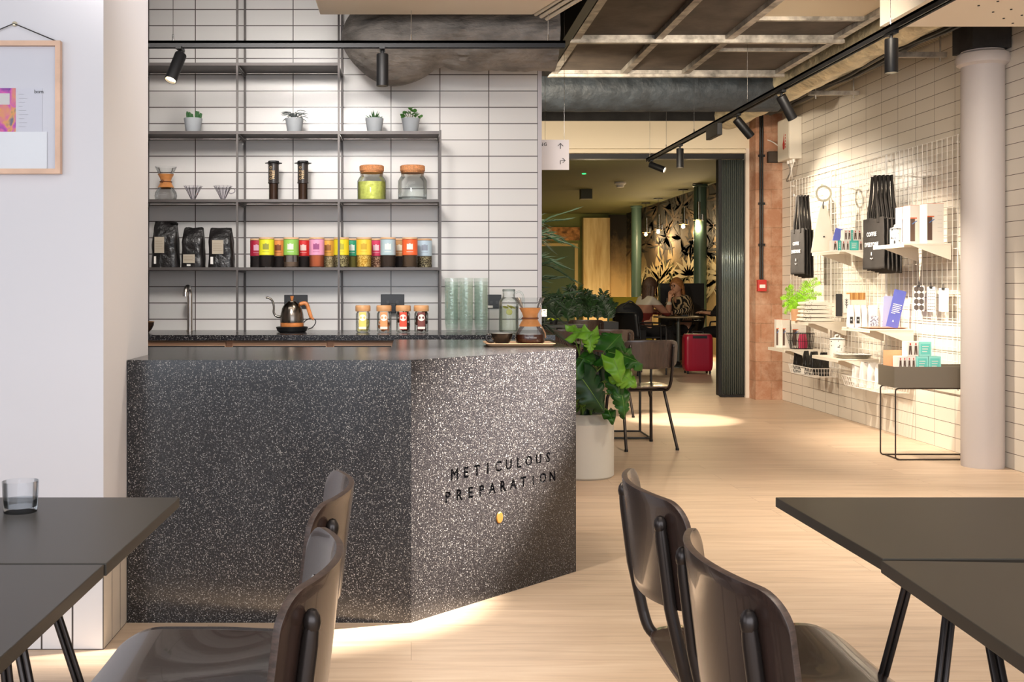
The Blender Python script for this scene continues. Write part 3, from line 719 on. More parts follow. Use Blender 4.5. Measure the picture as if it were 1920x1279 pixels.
# small grey pots with succulents
M_pot = P('grey_pot', (176,180,184), .6)
def pot_root(name, label, px):
    t = thing(name, label, 'potted plant', on(px, 6.42, SZ[1]+.0005), 0)
    MB().lathe([(.001,0),(.038,0),(.040,.003),(.054,.088),(.054,.094),(.050,.094),(.047,.082),(.001,.082)], (0,0,0), 36, cap=False).build('plant_pot', M_pot, t)
    MB().lathe([(.0005,.082),(.046,.082)], (0,0,0), 24, cap=False).build('soil', P('soil', (44,34,28), .9, bump=.5, bscale=90), t)
    return t
t = pot_root('potted_succulent', 'grey pot of fat green finger cactus on the second shelf, leftmost of the four', 362)
b = MB(); rnd = random.Random(2)
for i in range(26):
    a = rnd.random()*2*PI; r = rnd.random()**.5*.04; h = .02+.035*rnd.random(); x, y = r*math.cos(a), r*math.sin(a)
    b.tube([(x,y,.08),(x*1.15,y*1.15,.082+h*.6),(x*1.3,y*1.3,.085+h)], [.006,.0075,.005], 7)
b.build('cactus_fingers', P('cactus_green', (52,104,52), .6), t)
t = pot_root('potted_succulent', 'grey pot with thin grey drooping air plant on the second shelf', 552)
b = MB(); rnd = random.Random(3)
for i in range(38):
    a = rnd.random()*2*PI; L_ = .04+.045*rnd.random(); el = rnd.uniform(.1,1.3); c = math.cos(a)
    b.tube(catmull([(0,0,.08),(c*L_*.6*math.cos(el)+.01*c,math.sin(a)*L_*.5,.085+L_*math.sin(el)*.7),(c*L_*1.1,math.sin(a)*L_,.082+L_*math.sin(el)*.8-.012)],3), [.0022]*6+[.0004], 5)
b.build('grey_tendrils', P('grey_green', (98,106,104), .7), t)
t = pot_root('potted_succulent', 'grey pot with small spiky green haworthia on the second shelf, beside the round-leaved one', 702)
b = MB(); rnd = random.Random(4)
for i in range(44):
    a = rnd.random()*2*PI; el = rnd.uniform(.25,1.4); L_ = .035+.02*rnd.random()
    d = Vector((math.cos(a)*math.cos(el), math.sin(a)*math.cos(el), math.sin(el)))
    b.tube([Vector((0,0,.08))+d*.006, Vector((0,0,.08))+d*L_*.6, Vector((0,0,.083))+d*L_*1.15], [.004,.0042,.0004], 6)
b.build('spiky_leaves', P('haworthia', (62,104,56), .5), t)
t = pot_root('potted_succulent', 'grey pot with round-leaved jade plant on the second shelf, rightmost of the four', 770)
b = MB(); b2 = MB(); rnd = random.Random(5)
for (x, z) in ((-.03,.125),(-.045,.112),(.0,.15),(.02,.14),(.04,.12),(.055,.1),(-.015,.128),(.03,.105),(-.055,.098),(.012,.12)):
    y = rnd.uniform(-.02,.02); b2.tube([(0,0,.08),(x*.6,y*.6,(z+.08)/2),(x,y,z-.005)], .002, 5)
    for k in range(3):
        a = rnd.random()*6.3; q = Euler((rnd.uniform(0,1.2), rnd.uniform(-.6,.6), a)).to_matrix().to_4x4()
        b.ball((x+.008*math.cos(a), y+.008*math.sin(a), z+.004*k), .0125, 5, q, sx=1, sy=.75, sz=.25)
b.build('round_leaves', P('jade_green', (70,118,50), .4), t); b2.build('stems', P('jade_stem', (96,110,60), .6), t)

# pour-over coffee makers
def coffee_maker(label, px, Y, z, full, rz=0):
    t = thing('glass_coffee_maker', label, 'coffee maker', on(px, Y, z), rz)
    g = glass('brewer_glass', (250,251,251), (176,180,182))
    MB().lathe([(.001,.001),(.052,.001),(.062,.012),(.066,.03),(.062,.052),(.045,.078),(.028,.100),(.024,.112),(.030,.135),(.048,.172),(.064,.205),(.062,.205)], (0,0,0), 48, cap=False).build('glass_body', g, t)
    MB().lathe([(.049,.080),(.047,.084),(.033,.108),(.030,.118),(.034,.135),(.046,.157),(.048,.160),(.045,.160),(.026,.118),(.030,.1),(.045,.080)], (0,0,0), 44, cap=False).build('wooden_collar', P('collar_wood', (210,140,80), .4, var=.08, vscale=12), t)
    MB().tube([(.034*math.cos(a), .034*math.sin(a), .115) for a in [i*2*PI/30 for i in range(30)]], .0035, 8, closed=True).build('leather_tie', P('leather', (120,70,40), .6), t)
    if full:
        MB().lathe([(.001,.004),(.050,.004),(.060,.013),(.0635,.03),(.061,.046),(.001,.046)], (0,0,0), 40, cap=False).build('coffee', P('coffee', (78,38,22), .15), t)
        MB().tube([(.040,0,.09),(.052,-.005,.075),(.064,-.01,.05),(.066,-.012,.03)], .0025, 6).build('tie_end', P('leather2', (200,150,110), .6), t)
    else:
        MB().ball((-.012,-.036,.117), .010, 8, sx=.7).build('tie_bead', P('leather_bead', (108,66,36), .5), t)
    vs, fs = text_mesh('THE MAKERS', .0085, face_y((-.028, -.0665, .030)), .0003); b = MB(); b.add([(x, -math.sqrt(max(.0672**2-x*x,0)), z_) for x, y, z_ in [tuple(v) for v in vs]], fs)
    b.build('printed_words', P('white_print', (240,240,240), .6), t, False)
    return t
coffee_maker('empty glass pour-over coffee maker with wooden collar on the left end of the third shelf', 311, 6.43, SZ[2]+.0005, False)

# glass drippers
def dripper(label, px, handle):
    t = thing('glass_dripper', label, 'coffee dripper', on(px, 6.43, SZ[2]+.0005))
    g = glass('dripper_glass', (242,241,244), (176,172,180), .9)
    b = MB(); n = 56; prof = [(.012,.010),(.016,.02),(.034,.055),(.052,.088),(.057,.090)]
    vs = []
    for r, z in prof:
        for j in range(n):
            a = 2*PI*j/n; rr = r*(1+.05*math.cos(a*14)); vs.append((rr*math.cos(a), rr*math.sin(a), z))
    b.add(vs, [(i*n+j, i*n+(j+1)%n, (i+1)*n+(j+1)%n, (i+1)*n+j) for i in range(len(prof)-1) for j in range(n)])
    b.build('ribbed_cone', g, t)
    for k in range(14):
        a = 2*PI*k/14; MB().tube([(.013*math.cos(a),.013*math.sin(a),.012),(.053*math.cos(a),.053*math.sin(a),.088)], .0011, 5).build('rib', glass('rib_glass', (222,220,225), (160,157,164)), t)
    MB().lathe([(.014,.010),(.014,.004),(.043,.002),(.045,.0),(.046,.003),(.016,.008)], (0,0,0), 36, cap=False).build('base_plate', glass('rib_glass'), t)
    if handle: MB().tube(catmull([(.050,-.0,.075),(.068,0,.072),(.07,0,.055),(.05,0,.045),(.038,0,.05)],4), .003, 7).build('handle', glass('rib_glass'), t)
dripper('ribbed glass coffee dripper on the third shelf, without a side handle', 362, False)
dripper('ribbed glass coffee dripper with a side handle, next to the shelf post', 418, True)

# piston coffee presses
M_smoke = glass('smoke_plastic', (170,158,150), (110,98,90), .6)
def press(label, px):
    t = thing('coffee_press', label, 'coffee press', on(px, 6.43, SZ[2]+.0005))
    MB().lathe([(.0275,0),(.0275,.108),(.026,.108)], (0,0,0), 36).build('lower_tube', M_smoke, t)
    MB().lathe([(.024,.002),(.024,.104)], (0,0,0), 30).build('plunger_core', P('plunger_core', (150,132,120), .4), t)
    MB().lathe([(.030,.104),(.034,.106),(.034,.112),(.0315,.114),(.0315,.216),(.034,.218),(.034,.222)], (0,0,0), 36).build('upper_tube', P('press_black', (54,48,46), .3), t)
    MB().lathe([(.034,.222),(.05,.224),(.052,.228),(.034,.231),(.032,.240),(.001,.242)], (0,0,0), 6).build('flange', M_black, t, ang=.3)
    b = MB()
    for k in range(4):
        zz = .132+k*.022; b.tube([(-.0125+.006*math.cos(a), -.0325, zz+.006*math.sin(a)) for a in [i*PI/5 for i in range(10)]], .0011, 4, closed=True)
    b.build('measure_marks', P('gold_print', (222,190,140), .5), t)
    vs, fs = text_mesh('PRESS', .020, Matrix.Translation((.010,-.0325,.130)) @ Matrix(((0,-1,0,0),(0,0,-1,0),(1,0,0,0),(0,0,0,1))), .0003, bold=.0004); MB().add(vs, fs).build('printed_word', P('gold_print'), t, False)
press('tall dark coffee press on the third shelf, left one of the pair', 513)
press('tall dark coffee press on the third shelf, right one of the pair', 568)

# storage jars with cork lids
def storage(label, px, w, fill, fc):
    t = thing('storage_jar', label, 'jar', on(px, 6.42, SZ[2]+.0005)); r = w/2
    g = glass('jar_glass', (250,252,251), (190,196,194))
    MB().lathe([(.001,.001),(r-.008,.001),(r,.01),(r,.118),(r-.012,.140),(r-.020,.150),(r-.018,.160),(r-.015,.176)], (0,0,0), 44, cap=False).build('glass_body', g, t)
    MB().lathe([(.001,.165),(r-.019,.165),(r-.017,.178),(r-.013,.178),(r-.013,.206),(r-.018,.210),(.001,.210)], (0,0,0), 40, cap=False).build('cork_lid', M_cork, t)
    if fill: MB().lathe([(.001,.006),(r-.006,.006),(r-.004,.014),(r-.004,fill),(.001,fill+.004)], (0,0,0), 36, cap=False).build('contents', P('lime_powder', fc, .9, var=.08, vscale=40), t)
    else: MB().lathe([(.001,.004),(r-.006,.004),(r-.004,.012),(r-.004,.022),(.001,.024)], (0,0,0), 36, cap=False).build('contents', glass('crystal_layer', (238,240,241), (222,226,228), .6, .3), t)
storage('cork-lidded glass jar filled with lime green powder on the third shelf', 697, .172, .112, (206,210,110))
storage('empty cork-lidded glass jar on the third shelf near the shelf end', 773.5, .174, 0, None)

# black coffee bags
M_bag = P('bag_black', (24,22,22), .36, var=.5, vscale=14, bump=1., bscale=12, bdist=.02)
def coffee_bag(parent, w, d, h, mat, seed=0, ridge=.6, tilt=0.):
    """gusseted bag: box-like base, crimped and folded top"""
    rnd = random.Random(seed); b = MB(); nz, na = 14, 28; vs = []
    for i in range(nz+1):
        t = i/nz; z = h*t
        dd = d*(1-.0*t) if t < ridge else d*(1-(t-ridge)/(1-ridge)*.86); ww = w*(1-.05*math.sin(t*PI)) if t < ridge else w*(.95-.06*(t-ridge)/(1-ridge))
        for j in range(na):
            a = 2*PI*j/na; ca, sa = math.cos(a), math.sin(a); p = 5
            k = (abs(ca)**p+abs(sa)**p)**(-1/p)
            x, y = ww/2*ca*k, dd/2*sa*k
            nrm = mn.noise((x*22+seed*7, y*22, z*18))*.006
            gus = -.012*math.exp(-(y/(dd*.25+1e-4))**2)*(1 if abs(ca) > .7 else 0)*math.copysign(1, ca)*t
            vs.append((x+nrm*ca+gus+tilt*max(0,t-ridge), y+nrm*sa, z + (.004*math.sin(j*1.3+seed) if i == nz else 0)))
    fs = [(i*na+j, i*na+(j+1)%na, (i+1)*na+(j+1)%na, (i+1)*na+j) for i in range(nz) for j in range(na)]+[tuple(range(na))[::-1], tuple(range(nz*na,(nz+1)*na))]
    b.add(vs, fs); return b.build('bag_body', mat, parent, ang=1.0)
M_label = P('cream_label', (176,164,146), .7)
def shelf_bag(label, x0, x1, ytop, lab, small, seed, rz, tilt):
    pxc = (x0+x1)/2; Y = 6.42; sc = Y/F
    w = (x1-x0)*sc; h = (500.8-ytop)*sc
    t = thing('coffee_bag', label, 'coffee bag', on(pxc, Y, SZ[3]+.0005), rz)
    coffee_bag(t, w*.94, .10, h, M_bag, seed, .68, tilt)
    a = [(v-pxc)*sc if k % 2 == 0 else (500.8-v)*sc for k, v in enumerate(lab)]
    MB().box(a[0], a[2], -.0585, -.0575, a[3], a[1]).build('paper_label', M_label, t, False, rot=(0,0,0))
    b = MB()
    for k in range(4): b.box(a[0]+.006, a[2]-.006-.006*(k%2), -.0589, -.0586, a[3]+(a[1]-a[3])*(.25+.16*k), a[3]+(a[1]-a[3])*(.25+.16*k)+.0014)
    b.build('printed_lines', P('label_print', (120,108,90), .7), t, False)
    a = [(v-pxc)*sc if k % 2 == 0 else (500.8-v)*sc for k, v in enumerate(small)]
    MB().box(a[0], a[2], -.0585, -.0575, a[3], a[1]).build('weight_sticker', M_paper, t, False)
    return t
t = shelf_bag('tallest black coffee bag with rolled top, left of the three on the bottom shelf', 284, 338, 415, (294,444,312,474), (293,480,297,494), 1, .0, .0)
MB().tube(catmull([(.03,-.02,.262),(.05,-.03,.268),(.072,-.02,.262),(.062,-.01,.25)],4), [.003]+[.0075]*11+[.003], 8, flat=.5).build('rolled_tie', M_bag, t)
shelf_bag('black coffee bag with a low cream label, middle of the three on the bottom shelf', 340, 386, 426, (347,476.5,369,492.5), (354,495,361,498), 2, 0, .012)
shelf_bag('black coffee bag with a tilted cream label, right of the three on the bottom shelf', 389, 441, 427, (401,450,422,475.5), (398,481,403,494.5), 3, 0, -.006)

# spice and tea canisters
M_lidw = P('lid_wood', (226,180,136), .5)
def canister(cname, label, px, Y, body, fill, fspeck, level, icon):
    t = thing('tea_canister', label, 'canister', on(px, Y, SZ[3]+.0005), 0, 'tea canisters on the bottom shelf')
    MB().lathe([(.001,.001),(.043,.001),(.0445,.004),(.0445,.166)], (0,0,0), 36, cap=False).build('glass_body', glass('canister_glass', (250,251,251), (215,219,219)), t)
    MB().lathe([(.001,.166),(.045,.166),(.045,.175),(.043,.176),(.001,.176)], (0,0,0), 36, cap=False).build('wooden_lid', M_lidw, t)
    MB().lathe([(.0448,.072),(.0452,.072),(.0452,.164),(.0448,.164)], (0,0,0), 36, cap=False).build('paper_band', P('band_'+cname, body, .5), t)
    fm = P('fill_'+cname+'_'+str(fill[0]), fill, .9, col2=fspeck, vscale=130, contrast=(.45,.55)) if fspeck else P('fillp_'+str(fill[0])+'_'+str(fill[1]), fill, .9)
    MB().lathe([(.001,.004),(.0425,.004),(.0432,.006),(.0432,level),(.001,level+.002)], (0,0,0), 32, cap=False).build('contents', fm, t)
    b = MB(); 
    def curve(x, z): return (x, -math.sqrt(.0456**2-x*x), z)
    def patch(x0, x1, z0, z1):
        n = 5; vs = [curve(x0+(x1-x0)*i/n, z) for i in range(n+1) for z in (z0, z1)]; b.add(vs, [(2*i, 2*i+2, 2*i+3, 2*i+1) for i in range(n)])
    patch(-.018, .018, .104, .136); patch(-.006, .006, .136, .140); patch(-.018, -.014, .136, .138); patch(.014, .018, .136, .138)
    patch(-.02, .02, .090, .0925)
    b.build('printed_emblem', P('icon_'+str(icon[0])+str(icon[1]), icon, .6), t)
DK = (36,28,26)
front = [('yellow', 500, (232,226,44), DK, None, .070, (150,150,60), 'yellow-banded canister of dark tea, leftmost in the front row on the bottom shelf'),
 ('green', 546, (150,202,92), (120,100,84), None, .032, (226,226,214), 'light green banded canister, nearly empty, in the front row'),
 ('pink', 594, (240,160,192), (190,102,66), None, .070, (160,80,130), 'pink-banded canister of terracotta powder in the front row'),
 ('lemon', 640, (238,216,40), (92,82,52), (190,176,130), .070, (190,180,60), 'lemon yellow banded canister of speckled herbs behind the shelf post'),
 ('gold', 682.5, (250,204,66), (200,150,50), (246,214,120), .070, (205,165,45), 'golden yellow banded canister full of golden flowers'),
 ('greyblue', 727.5, (176,198,206), (64,50,42), None, .070, (236,236,226), 'grey-blue banded canister of brown tea in the front row'),
 ('orange', 768.5, (246,104,50), (92,72,54), None, .070, (252,232,222), 'bright orange banded canister, rightmost in the front row')]
backr = [('darkred', 483, (178,32,60), DK, None, .068, (220,170,190), 'dark red banded canister at the left end of the back row'),
 ('amber', 523, (228,142,66), DK, None, .068, (130,70,30), 'amber banded canister between the yellow and green ones'),
 ('red', 570, (218,40,40), DK, None, .068, (240,210,200), 'red banded canister between the green and pink ones'),
 ('honey', 616, (240,176,66), (150,130,90), (210,190,150), .068, (170,110,50), 'honey coloured canister between the pink and lemon ones'),
 ('teal', 660, (48,164,122), (120,112,52), None, .068, (226,240,232), 'teal green banded canister between the lemon and gold ones'),
 ('crimson', 705.5, (226,60,102), (110,70,50), (210,170,140), .068, (250,210,220), 'crimson banded canister between the gold and grey-blue ones'),
 ('tan', 749, (196,146,92), DK, None, .068, (236,226,204), 'tan banded canister between the grey-blue and orange ones'),
 ('iceblue', 796, (188,208,222), (72,62,46), (180,166,130), .068, (150,160,176), 'ice blue banded canister at the right end of the row')]
for n_, px, c, f, s, lv, ic, lb in front: canister(n_, lb, px, 6.345, c, f, s, lv, ic)
for n_, px, c, f, s, lv, ic, lb in backr: canister(n_, lb, px, 6.50, c, f, s, lv, ic)

# ================================================================ ON THE BACK COUNTER
ZB = .9125
# tap
t = thing('bar_tap', 'brushed steel swan-neck tap standing on the back counter', 'tap', on(356, 6.42, ZB))
b = MB(); b.lathe([(.020,0),(.020,.006),(.016,.008),(.0155,.22)], (0,0,0), 24); b.build('tap_column', P('brushed_steel', (190,184,178), .28, 1.0), t)
p = arc((0,-.036,.226), .036, 0, PI*.98, 10, 'yz'); b = MB(); b.tube([(0,0,.21)]+[(q.x-.010*i/10, q.y, q.z) for i, q in enumerate(p)], .015, 16); b.build('spout', P('brushed_steel'), t)
MB().cyl((-.011,-.0725,.232), (-.011,-.0725,.208), .0165, n=20).build('aerator', M_chrome, t)
# bowl by the pier
t = thing('glazed_bowl', 'small brown glazed bowl half hidden by the white pier', 'bowl', on(271, 6.15, ZB))
MB().lathe([(.001,0),(.022,0),(.024,.006),(.04,.02),(.052,.045),(.055,.066),(.052,.066),(.046,.04),(.001,.012)], (0,0,0), 36, cap=False).build('bowl_body', P('bowl_brown', (52,38,30), .25), t)
MB().lathe([(.0535,.060),(.0556,.0665),(.052,.0665)], (0,0,0), 36, cap=False).build('glazed_rim', P('rim_gold', (190,140,80), .3), t)
# power sockets
def socket(label, x0, x1, y0, y1, plug=False):
    a = W(x0, y0, 6.596); c = W(x1, y1, 6.596); t = thing('power_socket', label, 'socket', tuple((a+c)/2))
    MB().box(a.x, c.x, 6.588, 6.599, c.z, a.z).build('faceplate', P('socket_black', (28,26,28), .35), t, False, world=True, bevel=.002)
    for dx in (.3, .7):
        x = a.x+(c.x-a.x)*dx; z = (a.z+c.z)/2
        MB().box(x-.008, x+.008, 6.584, 6.588, z-.014, z+.004).build('switch', P('switch_grey', (60,58,60), .4), t, False, world=True)
    if plug:
        x = (a.x+c.x)/2; MB().box(x-.022, x+.022, 6.55, 6.588, c.z-.03, c.z+.03).build('plug', P('socket_black'), t, False, world=True, bevel=.004)
    return t
socket('black double wall socket behind the kettle', 533, 577, 553, 578.5)
s_ = socket('black double wall socket with a plug above the small jars', 714, 758, 552, 578, True)
s3 = socket('black wall socket between the glass stacks and the water jug', 913, 940, 552.5, 578.5)
a = W(914, 573, 6.587); c = W(924, 577.5, 6.587); MB().box(a.x, c.x, 6.583, 6.5835, c.z, a.z).build('sticker', M_paper, s3, False, world=True)

# gooseneck kettle
Yk = 6.28; kp = lambda x, y, d=0: W(480+x/12.79, 540+y/12.79, Yk+d)
kt = thing('gooseneck_kettle', 'dark steel gooseneck kettle with wooden handle and knob on its black base', 'kettle', on(547.5, Yk, ZB))
M_ksteel = P('kettle_steel', (120,112,104), .22, 1.0); M_kwood = P('kettle_wood', (196,122,66), .4, var=.1, vscale=20)
MB().lathe([(.001,0),(.075,0),(.085,.006),(.093,.030),(.088,.032),(.001,.032)], (0,0,0), 44, cap=False).build('power_base', M_black, kt)
MB().lathe([(.001,.0325),(.066,.0325),(.068,.036),(.068,.054),(.066,.056),(.001,.056)], (0,0,0), 44, cap=False).build('wooden_ring', M_kwood, kt)
MB().lathe([(.001,.056),(.0685,.056),(.0695,.07),(.066,.105),(.058,.138),(.044,.162),(.026,.176),(.025,.178)], (0,0,0), 48, cap=False).build('kettle_body', M_ksteel, kt)
MB().lathe([(.026,.176),(.024,.181),(.012,.184),(.001,.185)], (0,0,0), 36, cap=False).build('kettle_lid', M_ksteel, kt)
MB().lathe([(.006,.184),(.007,.190),(.010,.204),(.0105,.208),(.008,.210),(.001,.210)], (0,0,0), 24, cap=False).build('knob', M_kwood, kt)
sp_ = [kp(600,690), kp(540,692), kp(470,665), kp(425,590), kp(428,500), kp(425,420), kp(402,330), kp(350,265), kp(285,232), kp(238,236)]
MB().tube(catmull(sp_, 4), [.0075]*8+[.0062]*28+[.0055], 12).build('spout', M_ksteel, kt, world=True)
hp = [kp(1005,430), kp(1060,392), kp(1130,366), kp(1190,372), kp(1235,430), kp(1268,540), kp(1300,640), kp(1330,715), kp(1390,752)]
MB().tube(catmull(hp, 4), [.005]*4+[.0085]*24+[.006]*4+[.0055], 12, flat=1.3).build('handle', M_kwood, kt, world=True)
cp = [kp(1240,990,.02), kp(1330,960,.03), kp(1400,890,.03), kp(1432,810,.03), kp(1400,752,.05), kp(1300,735,.08), kp(1200,775,.09), kp(1130,850,.08)]
cp = [Vector((v.x, v.y, max(v.z, ZB+.006))) for v in cp]
MB().tube(catmull(cp, 4), .0028, 8).build('power_cord', M_black, kt, world=True)

# four small jars
def mini_jar(label, px, lab, piece, cnt_, col, seed):
    t = thing('sample_jar', label, 'jar', on(px, 6.24, ZB), 0, 'small wooden-lidded jars on the back counter')
    MB().lathe([(.001,.001),(.036,.001),(.041,.008),(.041,.108),(.035,.118),(.033,.125)], (0,0,0), 36, cap=False).build('glass_body', glass('mini_glass', (250,251,250), (196,200,198)), t)
    MB().lathe([(.001,.122),(.0425,.122),(.044,.126),(.044,.150),(.041,.157),(.001,.157)], (0,0,0), 36, cap=False).build('wooden_lid', M_wood, t)
    lm = P('mini_label_'+str(lab[0]), lab, .6)
    b = MB(); n = 6; R_ = .0416; cv = lambda x, z, o=0: (x, -math.sqrt((R_+o)**2-x*x), z)
    vs = [cv(-.021+.042*i/n, z) for i in range(n+1) for z in (.018, .118)]; b.add(vs, [(2*i,2*i+2,2*i+3,2*i+1) for i in range(n)]); b.build('label_strip', lm, t)
    b = MB(); vs = [cv(0, .086, .0006)]+[cv(.0195*math.cos(a), .086+.0195*math.sin(a), .0006) for a in [i*2*PI/20 for i in range(20)]]; b.add(vs, [(0, i+1, (i+1)%20+1) for i in range(20)]); b.build('round_emblem', P('emblem_white', (246,238,230), .6), t)
    b = MB(); vs = [cv(-.021+.042*i/n, z, .0006) for i in range(n+1) for z in (.021, .034)]; b.add(vs, [(2*i,2*i+2,2*i+3,2*i+1) for i in range(n)]); b.build('bottom_strip', P('emblem_white'), t)
    rnd = random.Random(seed); b = MB()
    for i in range(cnt_):
        a = rnd.random()*6.3; rr = .028*rnd.random()**.5; z = .008+(.10 if cnt_ > 40 else .066)*i/cnt_
        q = Euler((rnd.uniform(.9,1.6), rnd.uniform(-.7,.7), rnd.random()*6)).to_matrix().to_4x4()
        b.lathe([(.0005,-.0012),(.012,-.0012),(.0125,0),(.012,.0012),(.0005,.0012)], (rr*math.cos(a), rr*math.sin(a), z+.006), 10, q, cap=False)
    o = b.build('contents', P('chips_'+str(col[0]), col, .5, var=.25, vscale=60), t); o['kind'] = 'stuff'
mini_jar('small jar of pale yellow chips with a yellow label, leftmost of the four', 680.5, (250,220,120), 0, 34, (244,226,150), 1)
mini_jar('small jar of brown chips with a peach label, second of the four from the kettle', 720, (244,166,110), 0, 36, (176,112,70), 2)
mini_jar('small jar full of dark discs with a red label under the plug socket', 756, (238,90,66), 0, 60, (84,52,40), 3)
mini_jar('small jar full of dark discs with a brown label, nearest the stacked glasses', 790, (134,76,70), 0, 60, (70,44,38), 4)

# stacked tumblers: moulded glass that scatters a little light
m, nt, out = new_mat('moulded_glass'); tr = N(nt, 'ShaderNodeBsdfTransparent'); tr.inputs[0].default_value = rgb((253,255,254)); df = N(nt, 'ShaderNodeBsdfDiffuse'); df.inputs[0].default_value = rgb((205,218,210)); gs = N(nt, 'ShaderNodeBsdfGlossy', Roughness=.12)
tc = N(nt, 'ShaderNodeTexCoord'); no = N(nt, 'ShaderNodeTexNoise', Scale=70.0, Detail=2.0); nt.links.new(tc.outputs['Object'], no.inputs['Vector']); bp = N(nt, 'ShaderNodeBump', Strength=.6, Distance=.004); nt.links.new(no.outputs[0], bp.inputs['Height']); nt.links.new(bp.outputs[0], gs.inputs['Normal'])
m1 = N(nt, 'ShaderNodeMixShader'); m1.inputs[0].default_value = .5; nt.links.new(df.outputs[0], m1.inputs[1]); nt.links.new(gs.outputs[0], m1.inputs[2])
m2 = N(nt, 'ShaderNodeMixShader'); m2.inputs[0].default_value = .13; nt.links.new(tr.outputs[0], m2.inputs[1]); nt.links.new(m1.outputs[0], m2.inputs[2]); nt.links.new(m2.outputs[0], out.inputs[0]); M_stack = m
g0 = thing('stacking_tumbler', 'clear tumbler, one of many nested in the three tall stacks on the back counter', 'glass', (0,0,0), 0, 'stacked tumblers on the back counter')
MB().lathe([(.001,.0),(.031,.0),(.033,.004),(.037,.024),(.0385,.030),(.042,.090),(.0405,.090),(.036,.03),(.029,.008),(.001,.007)], (0,0,0), 28, cap=False).build('glass_body', M_stack, g0)
first = True
for s_i, (px, Y, n) in enumerate(((847,6.28,12), (874,6.20,12), (902,6.28,12))):
    for k in range(n):
        loc = Vector(on(px, Y, ZB)) + Vector((0,0,.0205*k)); rz_ = random.random()*6
        if first: g0.location = loc; g0.rotation_euler = (0,0,rz_); first = False
        else:
            c = g0.copy(); COL.objects.link(c); c.location = loc; c.rotation_euler = (0,0,rz_)
            ch = [q for q in g0.children if q.type == 'MESH'][0].copy(); COL.objects.link(ch); ch.parent = c
# water jug
t = thing('water_jug', 'clear ribbed glass jug of lemon water beside the wall socket', 'jug', on(954, 6.26, ZB))
b = MB(); n = 60; prof = [(.050,.002),(.056,.010),(.056,.172),(.050,.190),(.037,.203),(.035,.215),(.036,.240),(.035,.240)]; vs = []
for r, z in prof:
    for j in range(n):
        a = 2*PI*j/n; rr = r*(1+(.022*math.cos(a*20) if z < .19 else 0)); vs.append((rr*math.cos(a), rr*math.sin(a), z))
b.add(vs, [(i*n+j, i*n+(j+1)%n, (i+1)*n+(j+1)%n, (i+1)*n+j) for i in range(len(prof)-1) for j in range(n)]); b.build('glass_body', glass('jug_glass', (250,252,251), (196,204,200)), t)
MB().lathe([(.001,.006),(.052,.006),(.053,.012),(.053,.150),(.001,.150)], (0,0,0), 32, cap=False).build('water', glass('jug_water', (244,247,240), (228,234,226), .5), t)
MB().lathe([(.001,.238),(.037,.238),(.038,.243),(.036,.250),(.001,.252)], (0,0,0), 32, cap=False).build('jug_lid', glass('lid_clear', (220,226,224), (120,128,126)), t)
MB().tube(catmull([(.034,0,.225),(.062,0,.236),(.082,0,.215),(.085,0,.17),(.080,0,.10),(.058,0,.07)],5), .0055, 10).build('handle', glass('jug_glass'), t)
for i, (x, z, a) in enumerate(((.0,.118,.2), (-.02,.145,1.4), (.022,.146,1.5), (.005,.148,1.5))):
    q = Euler((PI/2-a*.9, .2*i, 0)).to_matrix().to_4x4(); MB().lathe([(.0005,-.002),(.017,-.002),(.018,0),(.017,.002),(.0005,.002)], (x, -.03+.01*i, z), 24, q, cap=False).build('lemon_slice', P('lemon', (196,190,96), .5), t)

# ================================================================ TRAY ON THE COUNTER
zt0 = zc+.0005; Yt = 4.70
a = W(907,645,Yt); c = W(1037,645,Yt); tx = (a.x+c.x)/2
tr_ = thing('serving_tray', 'pale wooden serving tray at the corner of the terrazzo counter', 'tray', (tx, Yt, zt0))
def rrect(hx, hy, r, n=6):
    out = []
    for (sx, sy, a0) in ((1,1,0),(-1,1,PI/2),(-1,-1,PI),(1,-1,3*PI/2)):
        for i in range(n+1): a_ = a0+PI/2*i/n; out.append((sx*(hx-r)+r*math.cos(a_), sy*(hy-r)+r*math.sin(a_)))
    return out
def loft(rings):
    b = MB(); n = len(rings[0]); vs = [p for r in rings for p in r]; b.add(vs, [(i*n+j, i*n+(j+1)%n, (i+1)*n+(j+1)%n, (i+1)*n+j) for i in range(len(rings)-1) for j in range(n)]+[tuple(range(n))[::-1], tuple(range((len(rings)-1)*n, len(rings)*n))]); return b
hx, hy = .150, .115
rg = lambda hx_, hy_, z: [(p[0], p[1], z) for p in rrect(hx_, hy_, .02)]
loft([rg(hx-.02,hy-.02,0), rg(hx-.014,hy-.014,.001), rg(hx,hy,.013), rg(hx-.002,hy-.002,.0145), rg(hx-.007,hy-.007,.013), rg(hx-.018,hy-.018,.005), rg(hx-.03,hy-.03,.0045)]).build('tray_body', P('tray_wood', (232,190,150), .45, var=.04, vscale=6, stretch=(1,10,1)), tr_)
coffee_maker('glass pour-over coffee maker half full of coffee on the serving tray', 994, 4.68, zt0+.005, True)
t = thing('coffee_cup', 'dark glazed coffee cup with a pale inside on the serving tray', 'cup', on(941, 4.68, zt0+.005))
MB().lathe([(.001,0),(.024,0),(.026,.003),(.036,.014),(.044,.034),(.0485,.050),(.0465,.050)], (0,0,0), 44, cap=False).build('cup_body', P('cup_bronze', (52,44,38), .22, .25), t)
MB().lathe([(.0466,.0502),(.044,.040),(.034,.018),(.001,.010)], (0,0,0), 44, cap=False).build('cup_lining', P('cup_white', (234,230,222), .35), t)
MB().tube(catmull([(-.045,0,.040),(-.064,0,.040),(-.066,0,.022),(-.052,0,.012),(-.034,0,.014)],5), .0045, 9, flat=1.3).build('handle', P('cup_bronze'), t)
